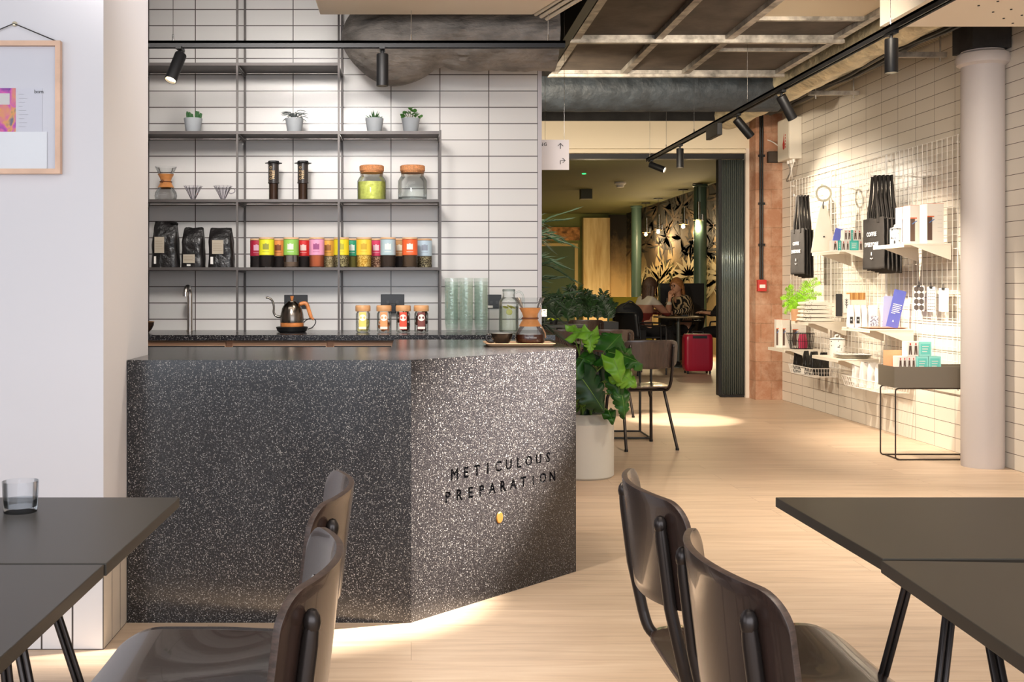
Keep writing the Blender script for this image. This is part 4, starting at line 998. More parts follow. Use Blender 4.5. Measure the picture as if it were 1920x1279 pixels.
# ================================================================ RETAIL WALL ON THE RIGHT
XG = 3.845
def YX(px, X): return X*F/(px-VX)
def ZP(py, Y): return H-(py-VY)*Y/F
GP = 'wire display grids on the tiled wall'
for i, (y0, y1) in enumerate(((9.87,10.9),(8.72,9.85),(7.57,8.70))):
    t = thing('wire_grid_panel', ['white wire display grid farthest along the tiled wall, behind the slim black tote bags', 'middle white wire display grid, behind the white cloth bag and ring', 'white wire display grid nearest the round column, with cards clipped to it'][i], 'display grid', (XG, (y0+y1)/2, 1.35))
    b = MB(); z0, z1 = .45, 2.25
    n = int((y1-y0)/.075); 
    for k in range(n+1):
        y = y0+(y1-y0)*k/n; b.tube([(XG,y,z0),(XG,y,z1)], .0036 if k in (0,n) else .0022, 5)
    for k in range(19):
        z = z0+(z1-z0)*k/18; b.tube([(XG+.004,y0,z),(XG+.004,y1,z)], .0036 if k in (0,18) else .0022, 5)
    b.build('wire_mesh', M_wire, t, world=True)
    for (y, z) in ((y0+.02, z0+.05), (y1-.02, z0+.05), (y0+.02, z1-.05), (y1-.02, z1-.05)):
        MB().cyl((XG, y, z), (3.8795, y, z), .006, n=8).build('standoff', M_wire, t, world=True)
M_shw = P('shelf_white', (228,220,206), .5)
def wshelf(label, y0, y1, z, X0=3.50):
    t = thing('display_shelf', label, 'shelf', (3.67, (y0+y1)/2, z))
    MB().box(X0, 3.838, y0, y1, z-.012, z).build('shelf_board', M_shw, t, False, world=True, bevel=.002)
    MB().box(X0, X0+.004, y0, y1, z-.028, z-.0125).build('front_lip', M_shw, t, False, world=True)
    for y in (y0+.003, y1-.009):
        b = MB(); b.add([(X0+.05,y,z-.0125),(3.838,y,z-.0125),(3.838,y,z-.12),(X0+.05,y+.006,z-.0125),(3.838,y+.006,z-.0125),(3.838,y+.006,z-.12)], [(0,1,2),(3,5,4),(0,3,4,1),(1,4,5,2),(2,5,3,0)])
        b.build('shelf_bracket', M_shw, t, False, world=True)
    return t
wshelf('white display shelf with the teal boxes beside the white ring', 8.80, 9.40, 1.478)
wshelf('highest white display shelf near the column, carrying three tall boxes', 7.65, 8.155, 1.488)
wshelf('white display shelf under the fern and folded towels', 9.49, 9.92, .868)
wshelf('white display shelf with white coffee bags and the blue sign', 8.22, 8.75, .855)
wshelf('low white display shelf at the far left with a black wire basket', 10.08, 10.56, .592)
wshelf('low white display shelf with the speckled enamel canister', 8.83, 9.40, .585)

# totes
M_tote = P('tote_black', (50,46,44), .85, var=.1, vscale=6)
def tote(label, X, y0, y1, zt_, zb_, zs, k, n):
    """hung flat against the grid from a hook, its broad side to the aisle"""
    t = thing('tote_bag', label, 'tote bag', (X, (y0+y1)/2, zb_)); ym = (y0+y1)/2; hw = (y1-y0)/2
    def fn(s):
        def f(u, v):
            y = ym+hw*(2*u-1)*(1-.04*v); z = zb_+(zt_-zb_)*v+.008*mn.noise((y*9+k*3, v*3, 1))
            bul = .010*math.sin(PI*min(u*1.0,1))*math.sin(PI*v*.9)+.006*mn.noise((y*12+k*5, z*8, k*2.1))
            return (X+s*max(bul,.0015), y+.010*mn.noise((v*4, k*1.7, 3)), z)
        return f
    b = MB(); b.surf(fn(-1), 18, 18); b.surf(fn(1), 18, 18); b.build('bag_body', M_tote, t, world=True, solid=.002)
    for s in (-1, 1):
        for q in (-.45, .45):
            pts = catmull([(X+s*.004, ym+q*hw, zt_-.04), (X+s*.006, ym+q*hw*.95, zt_+.05), (X+s*.003, ym+q*hw*.55, (zt_+zs)/2), (X+s*.001, ym+q*hw*.25, zs)], 5)
            b = MB(); vs = []
            for p in pts: vs += [(p.x-.001, p.y-.018, p.z), (p.x+.001, p.y+.018, p.z)]
            b.add(vs, [(2*i, 2*i+1, 2*i+3, 2*i+2) for i in range(len(pts)-1)]); b.build('strap', M_tote, t, world=True, solid=.007)
    return t
def tote_print(t, X, ym, z, s):
    for k, w_ in enumerate(('COFFEE', 'EVERYONE')):
        vs, fs = text_mesh(w_, s, face_x((X, ym, z-k*s*1.75)), .0004, spacing=1.15, align='CENTER', bold=.0012)
        MB().add(vs, fs).build('lettering', P('white_print', (240,240,240), .6), t, False, world=True)
    b = MB(); b.tube([(X, ym, z-.125), (X, ym, z-.15)], .004, 6); b.tube([(X, ym+.02, z-.172), (X, ym, z-.18), (X, ym-.02, z-.172)], .003, 6); b.build('cup_emblem', P('white_print'), t, world=True)
for k in range(4):
    X = 3.612+k*.030
    t = tote(['', 'black tote bag second in the far bunch, just behind the lettered one', 'black tote bag third in the far bunch on the wall', 'black tote bag closest to the wall in the far bunch'][k] if k else 'slim black tote bag with white lettering, frontmost of the far bunch near the brick pier', X, 9.88+k*.01, 10.24-k*.012, 1.72-.004*k, 1.298-.012*k, 2.036, k, 4)
    if k == 0: tote_print(t, X-.0175, 10.06, 1.57, .042)
for k in range(5):
    X = 3.622+k*.028
    t = tote(['dark tote bag with white lettering beside the upper shelf, frontmost of the larger bunch', 'dark tote bag second in the larger bunch, right behind the lettered one', 'dark tote bag in the middle of the larger bunch', 'dark tote bag fourth in the larger bunch, counting from the aisle', 'dark tote bag closest to the wall in the larger bunch'][k], X, 8.235-.01*k, 8.625-.01*k, 1.716-.003*k, 1.316-.008*k, 2.05, k+7, 5)
    if k == 0: tote_print(t, X-.0175, 8.43, 1.575, .046)
for (Y, z, x0, nm) in ((10.06, 2.03, 3.58, 'thin white hook rod holding the far bunch of tote bags'), (8.43, 2.044, 3.60, 'thin white hook rod holding the larger bunch of tote bags')):
    b = MB(); b.tube([(x0, Y, z+.016), (x0, Y, z), (XG, Y, z)], .004, 8); tag(b.build('hook_rod', M_wire), nm, 'hook')
# white cloth bag and the ring
t = thing('rope_ring', 'grey-white rope ring hung above the white cloth bag', 'ring', W(1544,365,9.55))
c_ = W(1544,363,9.55)
MB().tube([(c_.x+.064*math.cos(a), c_.y, c_.z+.064*math.sin(a)) for a in [i*2*PI/36 for i in range(36)]], .0095, 10, closed=True).build('ring', P('rope_grey', (190,186,168), .7, bump=.5, bscale=150), t, world=True)
MB().tube([(c_.x, c_.y, c_.z-.06), (c_.x-.004, c_.y, c_.z-.10), (c_.x, c_.y, c_.z-.135)], .006, 8).build('clasp', M_dark, t, world=True)
MB().tube([(c_.x, c_.y, c_.z+.055), (c_.x+.01, c_.y, c_.z+.055), (XG, c_.y, c_.z+.055)], .003, 6).build('hook', M_wire, t, world=True)
c2 = W(1576,368,9.3); t = thing('rope_ring', 'second pale ring seen edge-on, right of the grey-white one', 'ring', c2)
MB().tube([(c2.x+.022*math.cos(a), c2.y+.05*math.cos(a), c2.z+.085*math.sin(a)) for a in [i*2*PI/30 for i in range(30)]], .006, 8, closed=True).build('ring', P('ring_pink', (226,206,196), .6), t, world=True)
MB().tube([(c2.x, c2.y, c2.z-.085), (c2.x, c2.y, c2.z-.2)], .007, 8).build('tail', P('ring_pink'), t, world=True)
m, nt, out = new_mat('speckle'); pb = N(nt, 'ShaderNodeBsdfPrincipled', Roughness=.4); tc = N(nt, 'ShaderNodeTexCoord'); v = N(nt, 'ShaderNodeTexNoise', Scale=48.0, Detail=1.0); nt.links.new(tc.outputs['Object'], v.inputs['Vector'])
rp = N(nt, 'ShaderNodeValToRGB'); rp.color_ramp.interpolation = 'CONSTANT'; rp.color_ramp.elements[0].color = rgb((236,232,226)); rp.color_ramp.elements[1].position = .64; rp.color_ramp.elements[1].color = rgb((40,40,44)); nt.links.new(v.outputs[0], rp.inputs[0]); nt.links.new(rp.outputs[0], pb.inputs['Base Color']); nt.links.new(pb.outputs[0], out.inputs[0]); M_speck = m
t = thing('cloth_bag', 'white cloth bag with a small dark logo dot hung below the rope ring', 'cloth bag', W(1545,470,9.56))
def cb_(s):
    def f(u, v):
        w0 = .022+.088*(1-v)**.8; x = c_.x+.004+w0*(2*u-1); z = ZP(474,9.56)+(c_.z-.105-ZP(474,9.56))*v
        return (x, 9.56+s*(.006+.016*math.sin(PI*u)*(1-v))+.004*mn.noise((x*25, z*10, s)), z)
    return f
b = MB(); b.surf(cb_(-1), 16, 18); b.surf(cb_(1), 16, 18); b.build('bag_body', P('cloth_white', (232,226,214), .9), t, world=True, solid=.002)
q = W(1545,444,9.534); b = MB(); b.lathe([(.0005,0),(.007,0),(.007,.002)], q, 14, Matrix(((1,0,0,0),(0,0,-1,0),(0,1,0,0),(0,0,0,1)))); b.build('logo_dot', M_ink, t, world=True)

# boxed goods
M_teal = P('teal_card', (70,190,180), .5); M_teal2 = P('aqua_card', (150,222,214), .5); M_boxw = P('box_white', (232,228,222), .55); M_pic = P('box_picture', (92,70,60), .6)
def small_box(label, x0, x1, y, d, z, h, teal=None, pics=1, group=None, tm=None):
    t = thing('small_carton', label, 'carton', ((x0+x1)/2, y+d/2, z), 0, group)
    MB().box(x0, x1, y, y+d, z, z+h).build('carton', M_boxw if not teal else (tm or M_teal), t, False, world=True)
    if teal:
        b = MB(); w_ = x1-x0
        b.box(x0+w_*.12, x1-w_*.12, y-.0009, y-.0004, z+h*.14, z+h*.86); b.build('pale_panel', P('teal_panel', (110,206,196), .5), t, False, world=True)
        b = MB()
        for k in range(3): b.box(x0+w_*.24, x1-w_*(.24+.06*k), y-.0014, y-.0009, z+h*(.64-.17*k), z+h*(.69-.17*k))
        b.build('printed_lines', M_boxw, t, False, world=True)
    else:
        for k in range(pics):
            w_ = (x1-x0)/pics; xc = x0+w_*(k+.5)
            b = MB(); b.add([(xc-w_*.3,y-.001,z+h*.1),(xc-w_*.08,y-.001,z+h*.1),(xc,y-.001,z+h*.45),(xc+w_*.08,y-.001,z+h*.1),(xc+w_*.3,y-.001,z+h*.1),(xc+w_*.22,y-.001,z+h*.72),(xc-w_*.22,y-.001,z+h*.72)], [(0,1,2,6),(2,3,4,5),(2,5,6)])
            b.build('printed_picture', M_pic, t, False, world=True)
            MB().box(xc-w_*.12, xc+w_*.12, y-.0012, y-.0004, z+h*.76, z+h*.90).build('printed_dot', P('box_red', (200,70,60), .5), t, False, world=True)
    return t
s1 = 1.4785
for i, (a_, c_2, te, pc, lb) in enumerate(((1561.5,1571,False,1,'narrow white pictured carton beside the blue leaflet, lower row'), (1572,1577,True,1,'thin teal carton between white ones on the shelf by the ring'), (1578,1586,False,1,'white pictured carton left of the wide teal one, lower row'), (1586.5,1593,False,1,'white pictured carton touching the left side of the wide teal one'), (1593.5,1610,True,1,'wide teal carton with printed lines, lower row by the dark tote'), (1610.5,1618,False,1,'white pictured carton between the wide teal one and the dark tote'))):
    X0, X1 = (a_-VX)/225.5, (c_2-VX)/225.5; small_box(lb, X0, X1-.001, 8.95, .07, s1, .086, te, pc)
for (a_, c_2, te, pc, lb) in ((1583,1596,False,2,'white carton with two pictures in the upper row, left of the teal one'), (1596.5,1599.5,True,1,'slim upright teal carton in the upper row'), (1600,1616,False,2,'white carton with two pictures in the upper row, next to the dark tote')):
    X0, X1 = (a_-VX)/225.5, (c_2-VX)/225.5; small_box(lb, X0, X1-.001, 8.95, .07, s1+.0865, .088, te, pc)
M_blue = P('blue_card', (96,106,196), .5)
def card(name, label, cat, c, w_, h, roll, yaw, mat, z_from=None):
    t = thing(name, label, cat, c, 0)
    q = Euler((0, roll, yaw)).to_matrix().to_4x4()
    b = MB(); b.box(-w_/2, w_/2, -.0015, .0015, 0, h, q); b.build('card', mat, t, False); return t, q
t, q = card('blue_leaflet', 'small blue leaflet leaning beside the teal cartons on the shelf', 'leaflet', (W(1562,467,9.2).x, 9.2, 1.4795), .062, .205, .26, 0, M_blue)
t, q = card('blue_sign', 'large blue sign with white lines of text leaning on the middle shelf', 'sign', (W(1672,606,8.33).x, 8.33, .865), .094, .295, .235, 0, M_blue)
for k in range(6):
    b = MB(); b.box(-.032, [.036,.03,.036,.026,.032,0][k], -.003, -.0017, .178-.014*k, .184-.014*k, q); b.build('text_line', P('white_print'), t, False)
b = MB(); b.lathe([(.0005,0),(.006,0),(.0005,.014)], q @ Vector((-.002,-.003,.045)), 12); b.build('drop_emblem', P('white_print'), t)
card('blue_sign', 'pale blue sign standing behind the large blue one', 'sign', (3.77, 8.50, .8555), .10, .25, .05, 0, P('paleblue_card', (170,174,214), .5))
# tall cartons
def tall_box(label, px0, px1, Y, z, w_, h, strip, yaw=0, pic=True):
    X0 = (px0-VX)*Y/F; X1 = X0+w_
    t = thing('tall_carton', label, 'carton', ((X0+X1)/2, Y+w_/2, z))
    MB().box(X0, X1, Y, Y+w_*.95, z, z+h).build('carton', P('carton_white', (230,224,216), .5), t, False, world=True)
    MB().box(X0-.0005, X1+.0005, Y-.001, Y+w_*.95, z+h, z+h+.002).build('orange_top_edge', P('carton_orange', (214,110,70), .5), t, False, world=True)
    MB().box(X0, X0+w_*.30, Y-.0012, Y-.0002, z+h*.08, z+h*.66).build('printed_picture', M_pic if pic else M_dark, t, False, world=True)
    MB().box(X0, X0+w_*.42, Y-.0018, Y-.0013, z+h*.66, z+h*.69).build('orange_line', P('carton_orange'), t, False, world=True)
    b = MB(); b.tube([(X0+w_*.12, Y-.002, z+h*.52), (X0+w_*.28, Y-.002, z+h*.57), (X0+w_*.42, Y-.002, z+h*.60)], .003, 6); b.build('blue_script', P('script_blue', (80,120,180), .5), t, world=True)
    b = MB()
    for k in range(6): b.box(X0+w_*.62, X1-w_*.1, Y-.0012, Y-.0004, z+h*(.8-.1*k), z+h*(.805-.1*k))
    b.build('printed_lines', P('carton_grey', (190,186,182), .5), t, False, world=True)
tall_box('tall white carton with orange top, left of the three on the high shelf', 1692, 0, 8.02, 1.4885, .118, .285, 1)
tall_box('tall white carton with orange top, middle of the three on the high shelf', 1706.5, 0, 7.87, 1.4885, .118, .285, 1)
tall_box('tall white carton with orange top, nearest the column on the high shelf', 1738.5, 0, 7.69, 1.4885, .118, .285, 1)
tall_box('tall white carton at the far left end of the low shelf', 1455.5, 0, 10.43, .5925, .058, .272, 1)
tall_box('tall white carton touching the leftmost one on the low shelf', 1467.5, 0, 10.40, .5925, .070, .270, 1)
tall_box('tall white carton standing behind the black wire basket', 1486, 0, 10.38, .5925, .13, .262, 1, False)
# enamelware
def canister2(label, px, Y, z, r, h):
    t = thing('enamel_canister', label, 'canister', ((px-VX)*Y/F, Y, z))
    MB().lathe([(.001,0),(r*.96,0),(r,.006),(r,h*.80),(r,h*.8)], (0,0,0), 40, cap=False).build('canister_body', M_speck, t)
    MB().lathe([(r*1.03,h*.79),(r*1.04,h*.81),(r*.98,h*.83),(r*.5,h*.88),(.001,h*.89)], (0,0,0), 40, cap=False).build('lid', M_speck, t)
    MB().tube([(r*1.03*math.cos(a), r*1.03*math.sin(a), h*.80) for a in [i*2*PI/32 for i in range(32)]], .003, 6, closed=True).build('dark_rim', M_ink, t)
    MB().tube(catmull([(-r*.3,0,h*.87),(-r*.25,0,h*.98),(r*.25,0,h*.98),(r*.3,0,h*.87)],4), .006, 8).build('lid_handle', M_speck, t)
canister2('speckled enamel canister with loop handle on the low shelf', 1570, 9.16, .5855, .062, .185)
canister2('small speckled enamel canister on the high shelf beside the tall cartons', 1680.5, 8.08, 1.4885, .044, .155)
for k in range(3):
    t = thing('enamel_tray', ['lowest', 'middle', 'topmost'][k]+' of the stacked pale enamel trays beside the speckled canister', 'tray', (3.68, 8.98, .5855+.010*k))
    loft([[(p[0], p[1], z) for p in rrect(a_, b_, .02)] for a_, b_, z in ((.10,.07,0),(.13,.10,.012),(.132,.102,.013),(.12,.09,.008),(.10,.07,.003))]).build('tray_body', M_speck if k == 2 else M_shw, t)
# fern, towels
t = thing('potted_fern', 'bright green fern in a tan pot at the left end of the middle shelf', 'potted plant', (W(1492,600,9.78).x, 9.78, .8685))
MB().lathe([(.001,0),(.034,0),(.045,.10),(.045,.112),(.041,.112),(.040,.10),(.001,.10)], (0,0,0), 30, cap=False).build('plant_pot', P('tan_pot', (196,150,112), .7), t)
M_fern = P('fern_green', (140,196,40), .5, var=.25, vscale=30)
rnd = random.Random(11)
for i, (px, py, lift) in enumerate(((1480,535,.5),(1473,541,.3),(1464,560,.2),(1468,575,.1),(1472,588,.0),(1484,585,.05),(1513,528,.6),(1520,533,.6),(1532,522,.8),(1538,530,.7),(1540,552,.4),(1525,545,.5),(1500,552,.5),(1490,560,.2),(1512,560,.3),(1530,560,.3),(1480,568,.1),(1476,552,.3))):
    tip = Vector(W(px, py, 9.78+rnd.uniform(-.12,.08))) - Vector(t.location); tip.y += 0
    base = Vector((rnd.uniform(-.015,.015), rnd.uniform(-.015,.015), .10)); mid = base.lerp(tip, .55)+Vector((0,0,.05+.02*lift))
    sp = catmull([base, mid, tip], 9); b = MB(); b.tube(sp, .0016, 4)
    for j in range(2, len(sp)-1):
        f = j/len(sp); d = (sp[j+1]-sp[j-1]).normalized(); side = d.cross(Vector((rnd.uniform(-.3,.3), -1, rnd.uniform(-.3,.3)))).normalized(); L_ = .034*(1-f)**.6+.006
        for s in (-1, 1):
            e = sp[j]+side*s*L_+d*L_*.5; w_ = d*.007; b.add([sp[j]-w_*.4, sp[j]+w_, e+w_*.3, e-w_*.2], [(0,1,2,3)])
    b.build('frond', M_fern, t, False)
for k in range(5):
    t = thing('folded_towel', ['lowest folded white towel in the stack beside the fern', 'second folded white towel from the bottom of the stack', 'middle folded white towel of the stack', 'fourth folded white towel, just under the top one', 'topmost folded white towel with dark specks, beside the fern'][k], 'towel', (3.63, 9.70, .8685+.036*k))
    def tw(u, v, k=k):
        a = 2*PI*v; sx = .145-.006*k; n_ = 4.; ca, sa = math.cos(a), math.sin(a); kk = (abs(ca)**n_+abs(sa)**n_)**(-1/n_)
        z = .0175+.0172*sa*kk*(1-.25*(2*u-1)**6); y = (2*u-1)*.11
        return (sx*ca*kk+.004*mn.noise((k*3, y*20, a)), y, z+.0006+.0)
    b = MB(); b.surf(tw, 12, 28); n_ = 29
    b.add([tw(0, j/28) for j in range(28)], [tuple(range(28))]); b.add([tw(1, j/28) for j in range(28)], [tuple(range(28))[::-1]])
    b.build('towel_body', P('towel_white', (236,230,220), .95), t)
    b = MB(); rnd = random.Random(k)
    for j in range(9):
        x = rnd.uniform(-.14,-.06) if k in (0,1,2,4) else rnd.uniform(-.14,.1); z = rnd.uniform(.008,.028)
        b.add([(x,-.1115,z),(x+rnd.uniform(.004,.012),-.1115,z+.002),(x+.006,-.1115,z+.006)], [(0,1,2)])
    b.build('printed_specks', M_ink, t, False)
# crate on the grid
t = thing('wooden_crate', 'wood-topped crate with dark and white cards hung between the towels and coffee bags', 'crate', (3.71, 9.08, .91))
MB().box(3.60, 3.84, 9.10, 9.16, .92, 1.07).build('crate_body', M_shw, t, False, world=True)
for i in range(9): MB().box(3.70+.0155*i, 3.714+.0155*i, 9.095, 9.15, 1.071, 1.13).build('slat', P('slat_wood_'+str(i%3), [(190,140,80),(206,158,96),(170,118,62)][i%3], .5), t, False, world=True)
MB().box(3.585, 3.64, 9.085, 9.09, .93, 1.12).build('dark_card', M_dark, t, False, world=True)
MB().box(3.645, 3.70, 9.080, 9.085, .96, 1.118).build('white_card', M_paper, t, False, world=True)
b = MB(); b.tube([(3.672,9.078,1.0),(3.672,9.078,1.08)], .002, 5)
for k in range(3): b.tube([(3.672,9.078,1.02+.02*k),(3.66,9.078,1.035+.02*k)], .002, 5); b.tube([(3.672,9.078,1.02+.02*k),(3.684,9.078,1.035+.02*k)], .002, 5)
b.build('leaf_print', M_ink, t, world=True)
# white coffee bags on the middle shelf, then in the basket; black ones in the other basket
M_bagw = P('bag_white', (226,222,218), .5, bump=.4, bscale=20)
def small_bag(label, c, w_, h, mat, seed, lab=None, group=None, rz=0):
    t = thing('coffee_bag', label, 'coffee bag', c, rz, group)
    coffee_bag(t, w_, .052, h, mat, seed, .62)
    if lab == 'dark':
        MB().box(-w_*.3, w_*.15, -.0300, -.0290, h*.18, h*.48).build('dark_label', M_ink, t, False)
        MB().box(-w_*.2, w_*.05, -.0306, -.0301, h*.32, h*.36).build('label_line', M_paper, t, False)
    if lab == 'pattern': MB().box(-w_*.4, w_*.4, -.0300, -.0290, h*.06, h*.52).build('patterned_label', P('pattern_lab', (120,120,140), .6, col2=(226,224,228), vscale=90, contrast=(.48,.52)), t, False)
    if lab == 'tag': MB().box(-w_*.2, w_*.2, -.0300, -.0290, h*.5, h*.56).build('label_strip', M_paper, t, False)
    return t
for k, (px, w_, lb, lab) in enumerate(((1594.5,.052,'small white coffee bag with dark label, first on the middle shelf','dark'), (1607,.054,'small white coffee bag with dark label, second on the middle shelf','dark'), (1619.5,.05,'plain white coffee bag between the dark-labelled and patterned ones',None), (1636,.086,'white coffee bag with patterned label in the middle of the shelf','pattern'), (1658,.08,'white coffee bag with patterned label touching the blue sign','pattern'))):
    small_bag(lb, ((px-VX)*8.62/F, 8.62, .8555), w_, .175, M_bagw, 20+k, lab)
t = thing('copper_tray', 'thin copper-rimmed tray lying at the front of the middle shelf', 'tray', (3.66, 8.36, .8555))
loft([[(p[0], p[1], z) for p in rrect(a_, b_, .02)] for a_, b_, z in ((.13,.10,0),(.15,.12,.008),(.152,.122,.0085),(.14,.11,.005),(.12,.09,.002))]).build('tray_body', P('copper', (214,160,130), .35, .5), t)
def wire_basket(label, x0, x1, y0, y1, z0, z1, mat, flare=.02, n=(9,16), r=.0022, name='wire_basket'):
    t = thing(name, label, 'basket', ((x0+x1)/2, (y0+y1)/2, z0))
    b = MB(); f = flare
    top = [(x0,y0,z1),(x1,y0,z1),(x1,y1,z1),(x0,y1,z1)]; bot = [(x0+f,y0+f,z0),(x1-f*.2,y0+f,z0),(x1-f*.2,y1-f,z0),(x0+f,y1-f,z0)]
    b.tube(top, r*1.6, 6, closed=True); b.tube(bot, r*1.3, 6, closed=True); b.tube([tuple((Vector(p)+Vector(q))/2) for p, q in zip(top, bot)], r, 5, closed=True)
    for s in range(4):
        k = n[0] if s in (0, 2) else n[1]
        for i in range(k):
            u = i/k; a = Vector(top[s]).lerp(Vector(top[(s+1)%4]), u); c = Vector(bot[s]).lerp(Vector(bot[(s+1)%4]), u); b.tube([a, c], r, 5)
    for i in range(1, n[1]):
        u = i/n[1]; b.tube([Vector(bot[0]).lerp(Vector(bot[3]), u), Vector(bot[1]).lerp(Vector(bot[2]), u)], r, 5)
    b.build('wire_frame', mat, t, world=True); return t
t = wire_basket('white wire basket of black coffee bags under the low shelf', 3.60, 3.838, 9.66, 10.27, .366, .445, M_wire)
q = W(1504,690,9.86); MB().box(3.606, 3.609, 9.88, 9.96, .375, .43).build('price_card', M_paper, t, False, world=True)
t = wire_basket('white wire basket of white coffee bags behind the planter stand', 3.60, 3.838, 8.27, 9.0, .36, .44, M_wire)
for k, (px, X, w_) in enumerate(((1496,3.66,.085),(1512,3.68,.07),(1527,3.71,.10),(1545,3.75,.09))):
    Y = YX(px, X); small_bag(['black coffee bag at the far end of the white wire basket', 'narrow black coffee bag, second in the white wire basket', 'broad black coffee bag, third in the white wire basket', 'black coffee bag at the near end of the white wire basket'][k], (X, Y, .372), w_, .21, M_bag, 40+k, None, rz=.4)
for k, (px, X) in enumerate(((1607,3.67),(1621,3.69),(1636,3.71),(1650,3.73))):
    Y = YX(px, X); small_bag(['white coffee bag at the far end of the basket behind the planter stand', 'white coffee bag, second in the basket behind the planter stand', 'white coffee bag, third in the basket behind the planter stand', 'white coffee bag at the near end, touching the planter stand in view'][k], (X, Y, .366), .085, .20, M_bagw, 50+k, 'tag', rz=.3)
vs, fs = text_mesh('100', .045, Matrix.Translation((3.652, 8.60, .40)) @ Matrix(((.5,0,-.866,0),(-.866,0,-.5,0),(0,1,0,0),(0,0,0,1))), .0004, bold=.001)
t = wire_basket('black wire basket on the low shelf with pink packets inside', W(1479,0,10.2).x, W(1520,0,10.2).x, 10.10, 10.28, .5945, .74, M_ink, .03, (9,8), .0018)
for k in range(2):
    c = (W(1502+8*k,0,10.2).x, 10.2+.03*k, .5985); small_bag(['pink packet in the black wire basket, left one', 'pink packet in the black wire basket, right one'][k], c, .05, .13, P('pink_foil', (190,50,90), .4), 60+k)
    o = bpy.data.objects[[o.name for o in bpy.data.objects if o.name.startswith('coffee_bag')][-1]]
# clipped cards
def clip_card(label, y0, y1, z0, z1, kind):
    X = 3.815; t = thing('clipped_card', label, 'card', (X, (y0+y1)/2, z0))
    MB().box(X-.0015, X, y0, y1, z0, z1).build('card', P('card_white', (236,232,228), .6), t, False, world=True)
    ym = (y0+y1)/2; b = MB(); b.box(X-.008, X+.004, ym-.018, ym+.018, z1-.012, z1+.004); b.tube([(X-.002, ym-.01, z1), (X-.004, ym-.006, z1+.03), (X-.004, ym+.006, z1+.03), (X-.002, ym+.01, z1)], .0018, 5); b.build('binder_clip', M_dark, t, world=True)
    b = MB()
    if kind == 'hex':
        ro = 4; 
        for r_ in range(4):
            for c in range(2):
                hy_ = (y1-y0)/4.4; cy_ = y0+(y1-y0)*(.26+.48*c); cz_ = z0+(z1-z0)*(.13+.245*r_); hz_ = (z1-z0)/8.2
                b.add([(X-.0022, cy_+a, cz_+b_) for a, b_ in ((-hy_,-hz_*.5),(0,-hz_),(hy_,-hz_*.5),(hy_,hz_*.5),(0,hz_),(-hy_,hz_*.5))], [(0,1,2,3,4,5)])
        b.build('hexagon_print', P('hex_brown', (70,62,58), .6), t, False, world=True)
    elif kind == 'grid':
        for k in range(7): b.box(X-.0024, X-.0016, y0+.006, y1-.006, z0+(z1-z0)*(.08+.13*k), z0+(z1-z0)*(.095+.13*k))
        for k in range(4): b.box(X-.0024, X-.0016, y0+(y1-y0)*(.15+.22*k), y0+(y1-y0)*(.17+.22*k), z0+.008, z1-.02)
        b.build('grid_print', M_ink, t, False, world=True)
clip_card('clipped card with dark hexagon pattern right of the blue sign', 8.0, 8.165, .998, 1.187, 'hex')
clip_card('clipped card with thin black grid lines between the hexagon and plain ones', 7.83, 7.955, .995, 1.178, 'grid')
clip_card('plain white clipped card nearest the column', 7.64, 7.78, 1.0, 1.168, '')
for (px, py) in ((1720,510),(1763,500)):
    pass
# planter stand
t = thing('planter_stand', 'grey box planter on a thin wire frame in front of the round column', 'planter stand', (3.565, 7.42, 0))
x0, x1, y0, y1 = 3.272, 3.872, 7.29, 7.54
M_pl = P('planter_grey', (112,104,92), .5)
b = MB(); b.box(x0,x1,y0,y0+.006,.494,.636); b.box(x0,x1,y1-.006,y1,.494,.636); b.box(x0,x0+.006,y0+.006,y1-.006,.494,.636); b.box(x1-.006,x1,y0+.006,y1-.006,.494,.636); b.box(x0+.006,x1-.006,y0+.006,y1-.006,.494,.50)
b.build('planter_box', M_pl, t, False, world=True)
MB().box(x0+.008,x1-.008,y0+.008,y1-.008,.585,.60).build('inner_tray', M_pl, t, False, world=True)
for Y in (y0+.008, y1-.008):
    r_ = .02; p_ = [(x0+.012,Y,.4925-.0+0)]; 
    pts = arc((x0+.012+r_,Y,.485-r_),r_,PI,PI/2,5)[::-1]+[]
    loop = arc((x0+.012+r_,Y,.488-r_),r_,PI/2,PI,5)+arc((x0+.012+r_,Y,.006+r_),r_,PI,3*PI/2,5)+arc((x1-.012-r_,Y,.006+r_),r_,-PI/2,0,5)+arc((x1-.012-r_,Y,.488-r_),r_,0,PI/2,5)
    MB().tube(loop, .005, 8, closed=True).build('wire_frame', P('frame_bronze', (62,52,44), .4, .4), t, world=True)
for X in (x0+.04, x1-.04): MB().tube([(X,y0+.013,.006),(X,y1-.013,.006)], .005, 8).build('base_rod', P('frame_bronze'), t, world=True)
for x_, c2_ in ((0,0),):
    t = thing('orange_card', 'pale orange card standing in the grey planter box', 'card', (3.37, 7.50, .601)); MB().box(3.29, 3.45, 7.498, 7.502, .601, .738).build('card', P('orange_paper', (236,168,124), .6), t, False, world=True)
for (a_, c_2, z, te, pc, lb) in ((3.345,3.403,.6005,False,2,'white pictured carton in the planter box, lower row, left end'), (3.406,3.464,.6005,False,2,'white pictured carton in the planter box, lower row, touching the aqua one'), (3.468,3.550,.6005,True,1,'aqua carton in the planter box, lower row, left of two'), (3.554,3.638,.6005,True,1,'aqua carton in the planter box, lower row, right of two'), (3.408,3.484,.7010,False,2,'white pictured carton on top of the lower row in the planter box'), (3.488,3.573,.7010,True,1,'aqua carton stacked on the lower row in the planter box')):
    small_box(lb, a_, c_2, 7.39, .085, z, .0995, te, pc, tm=M_teal2)

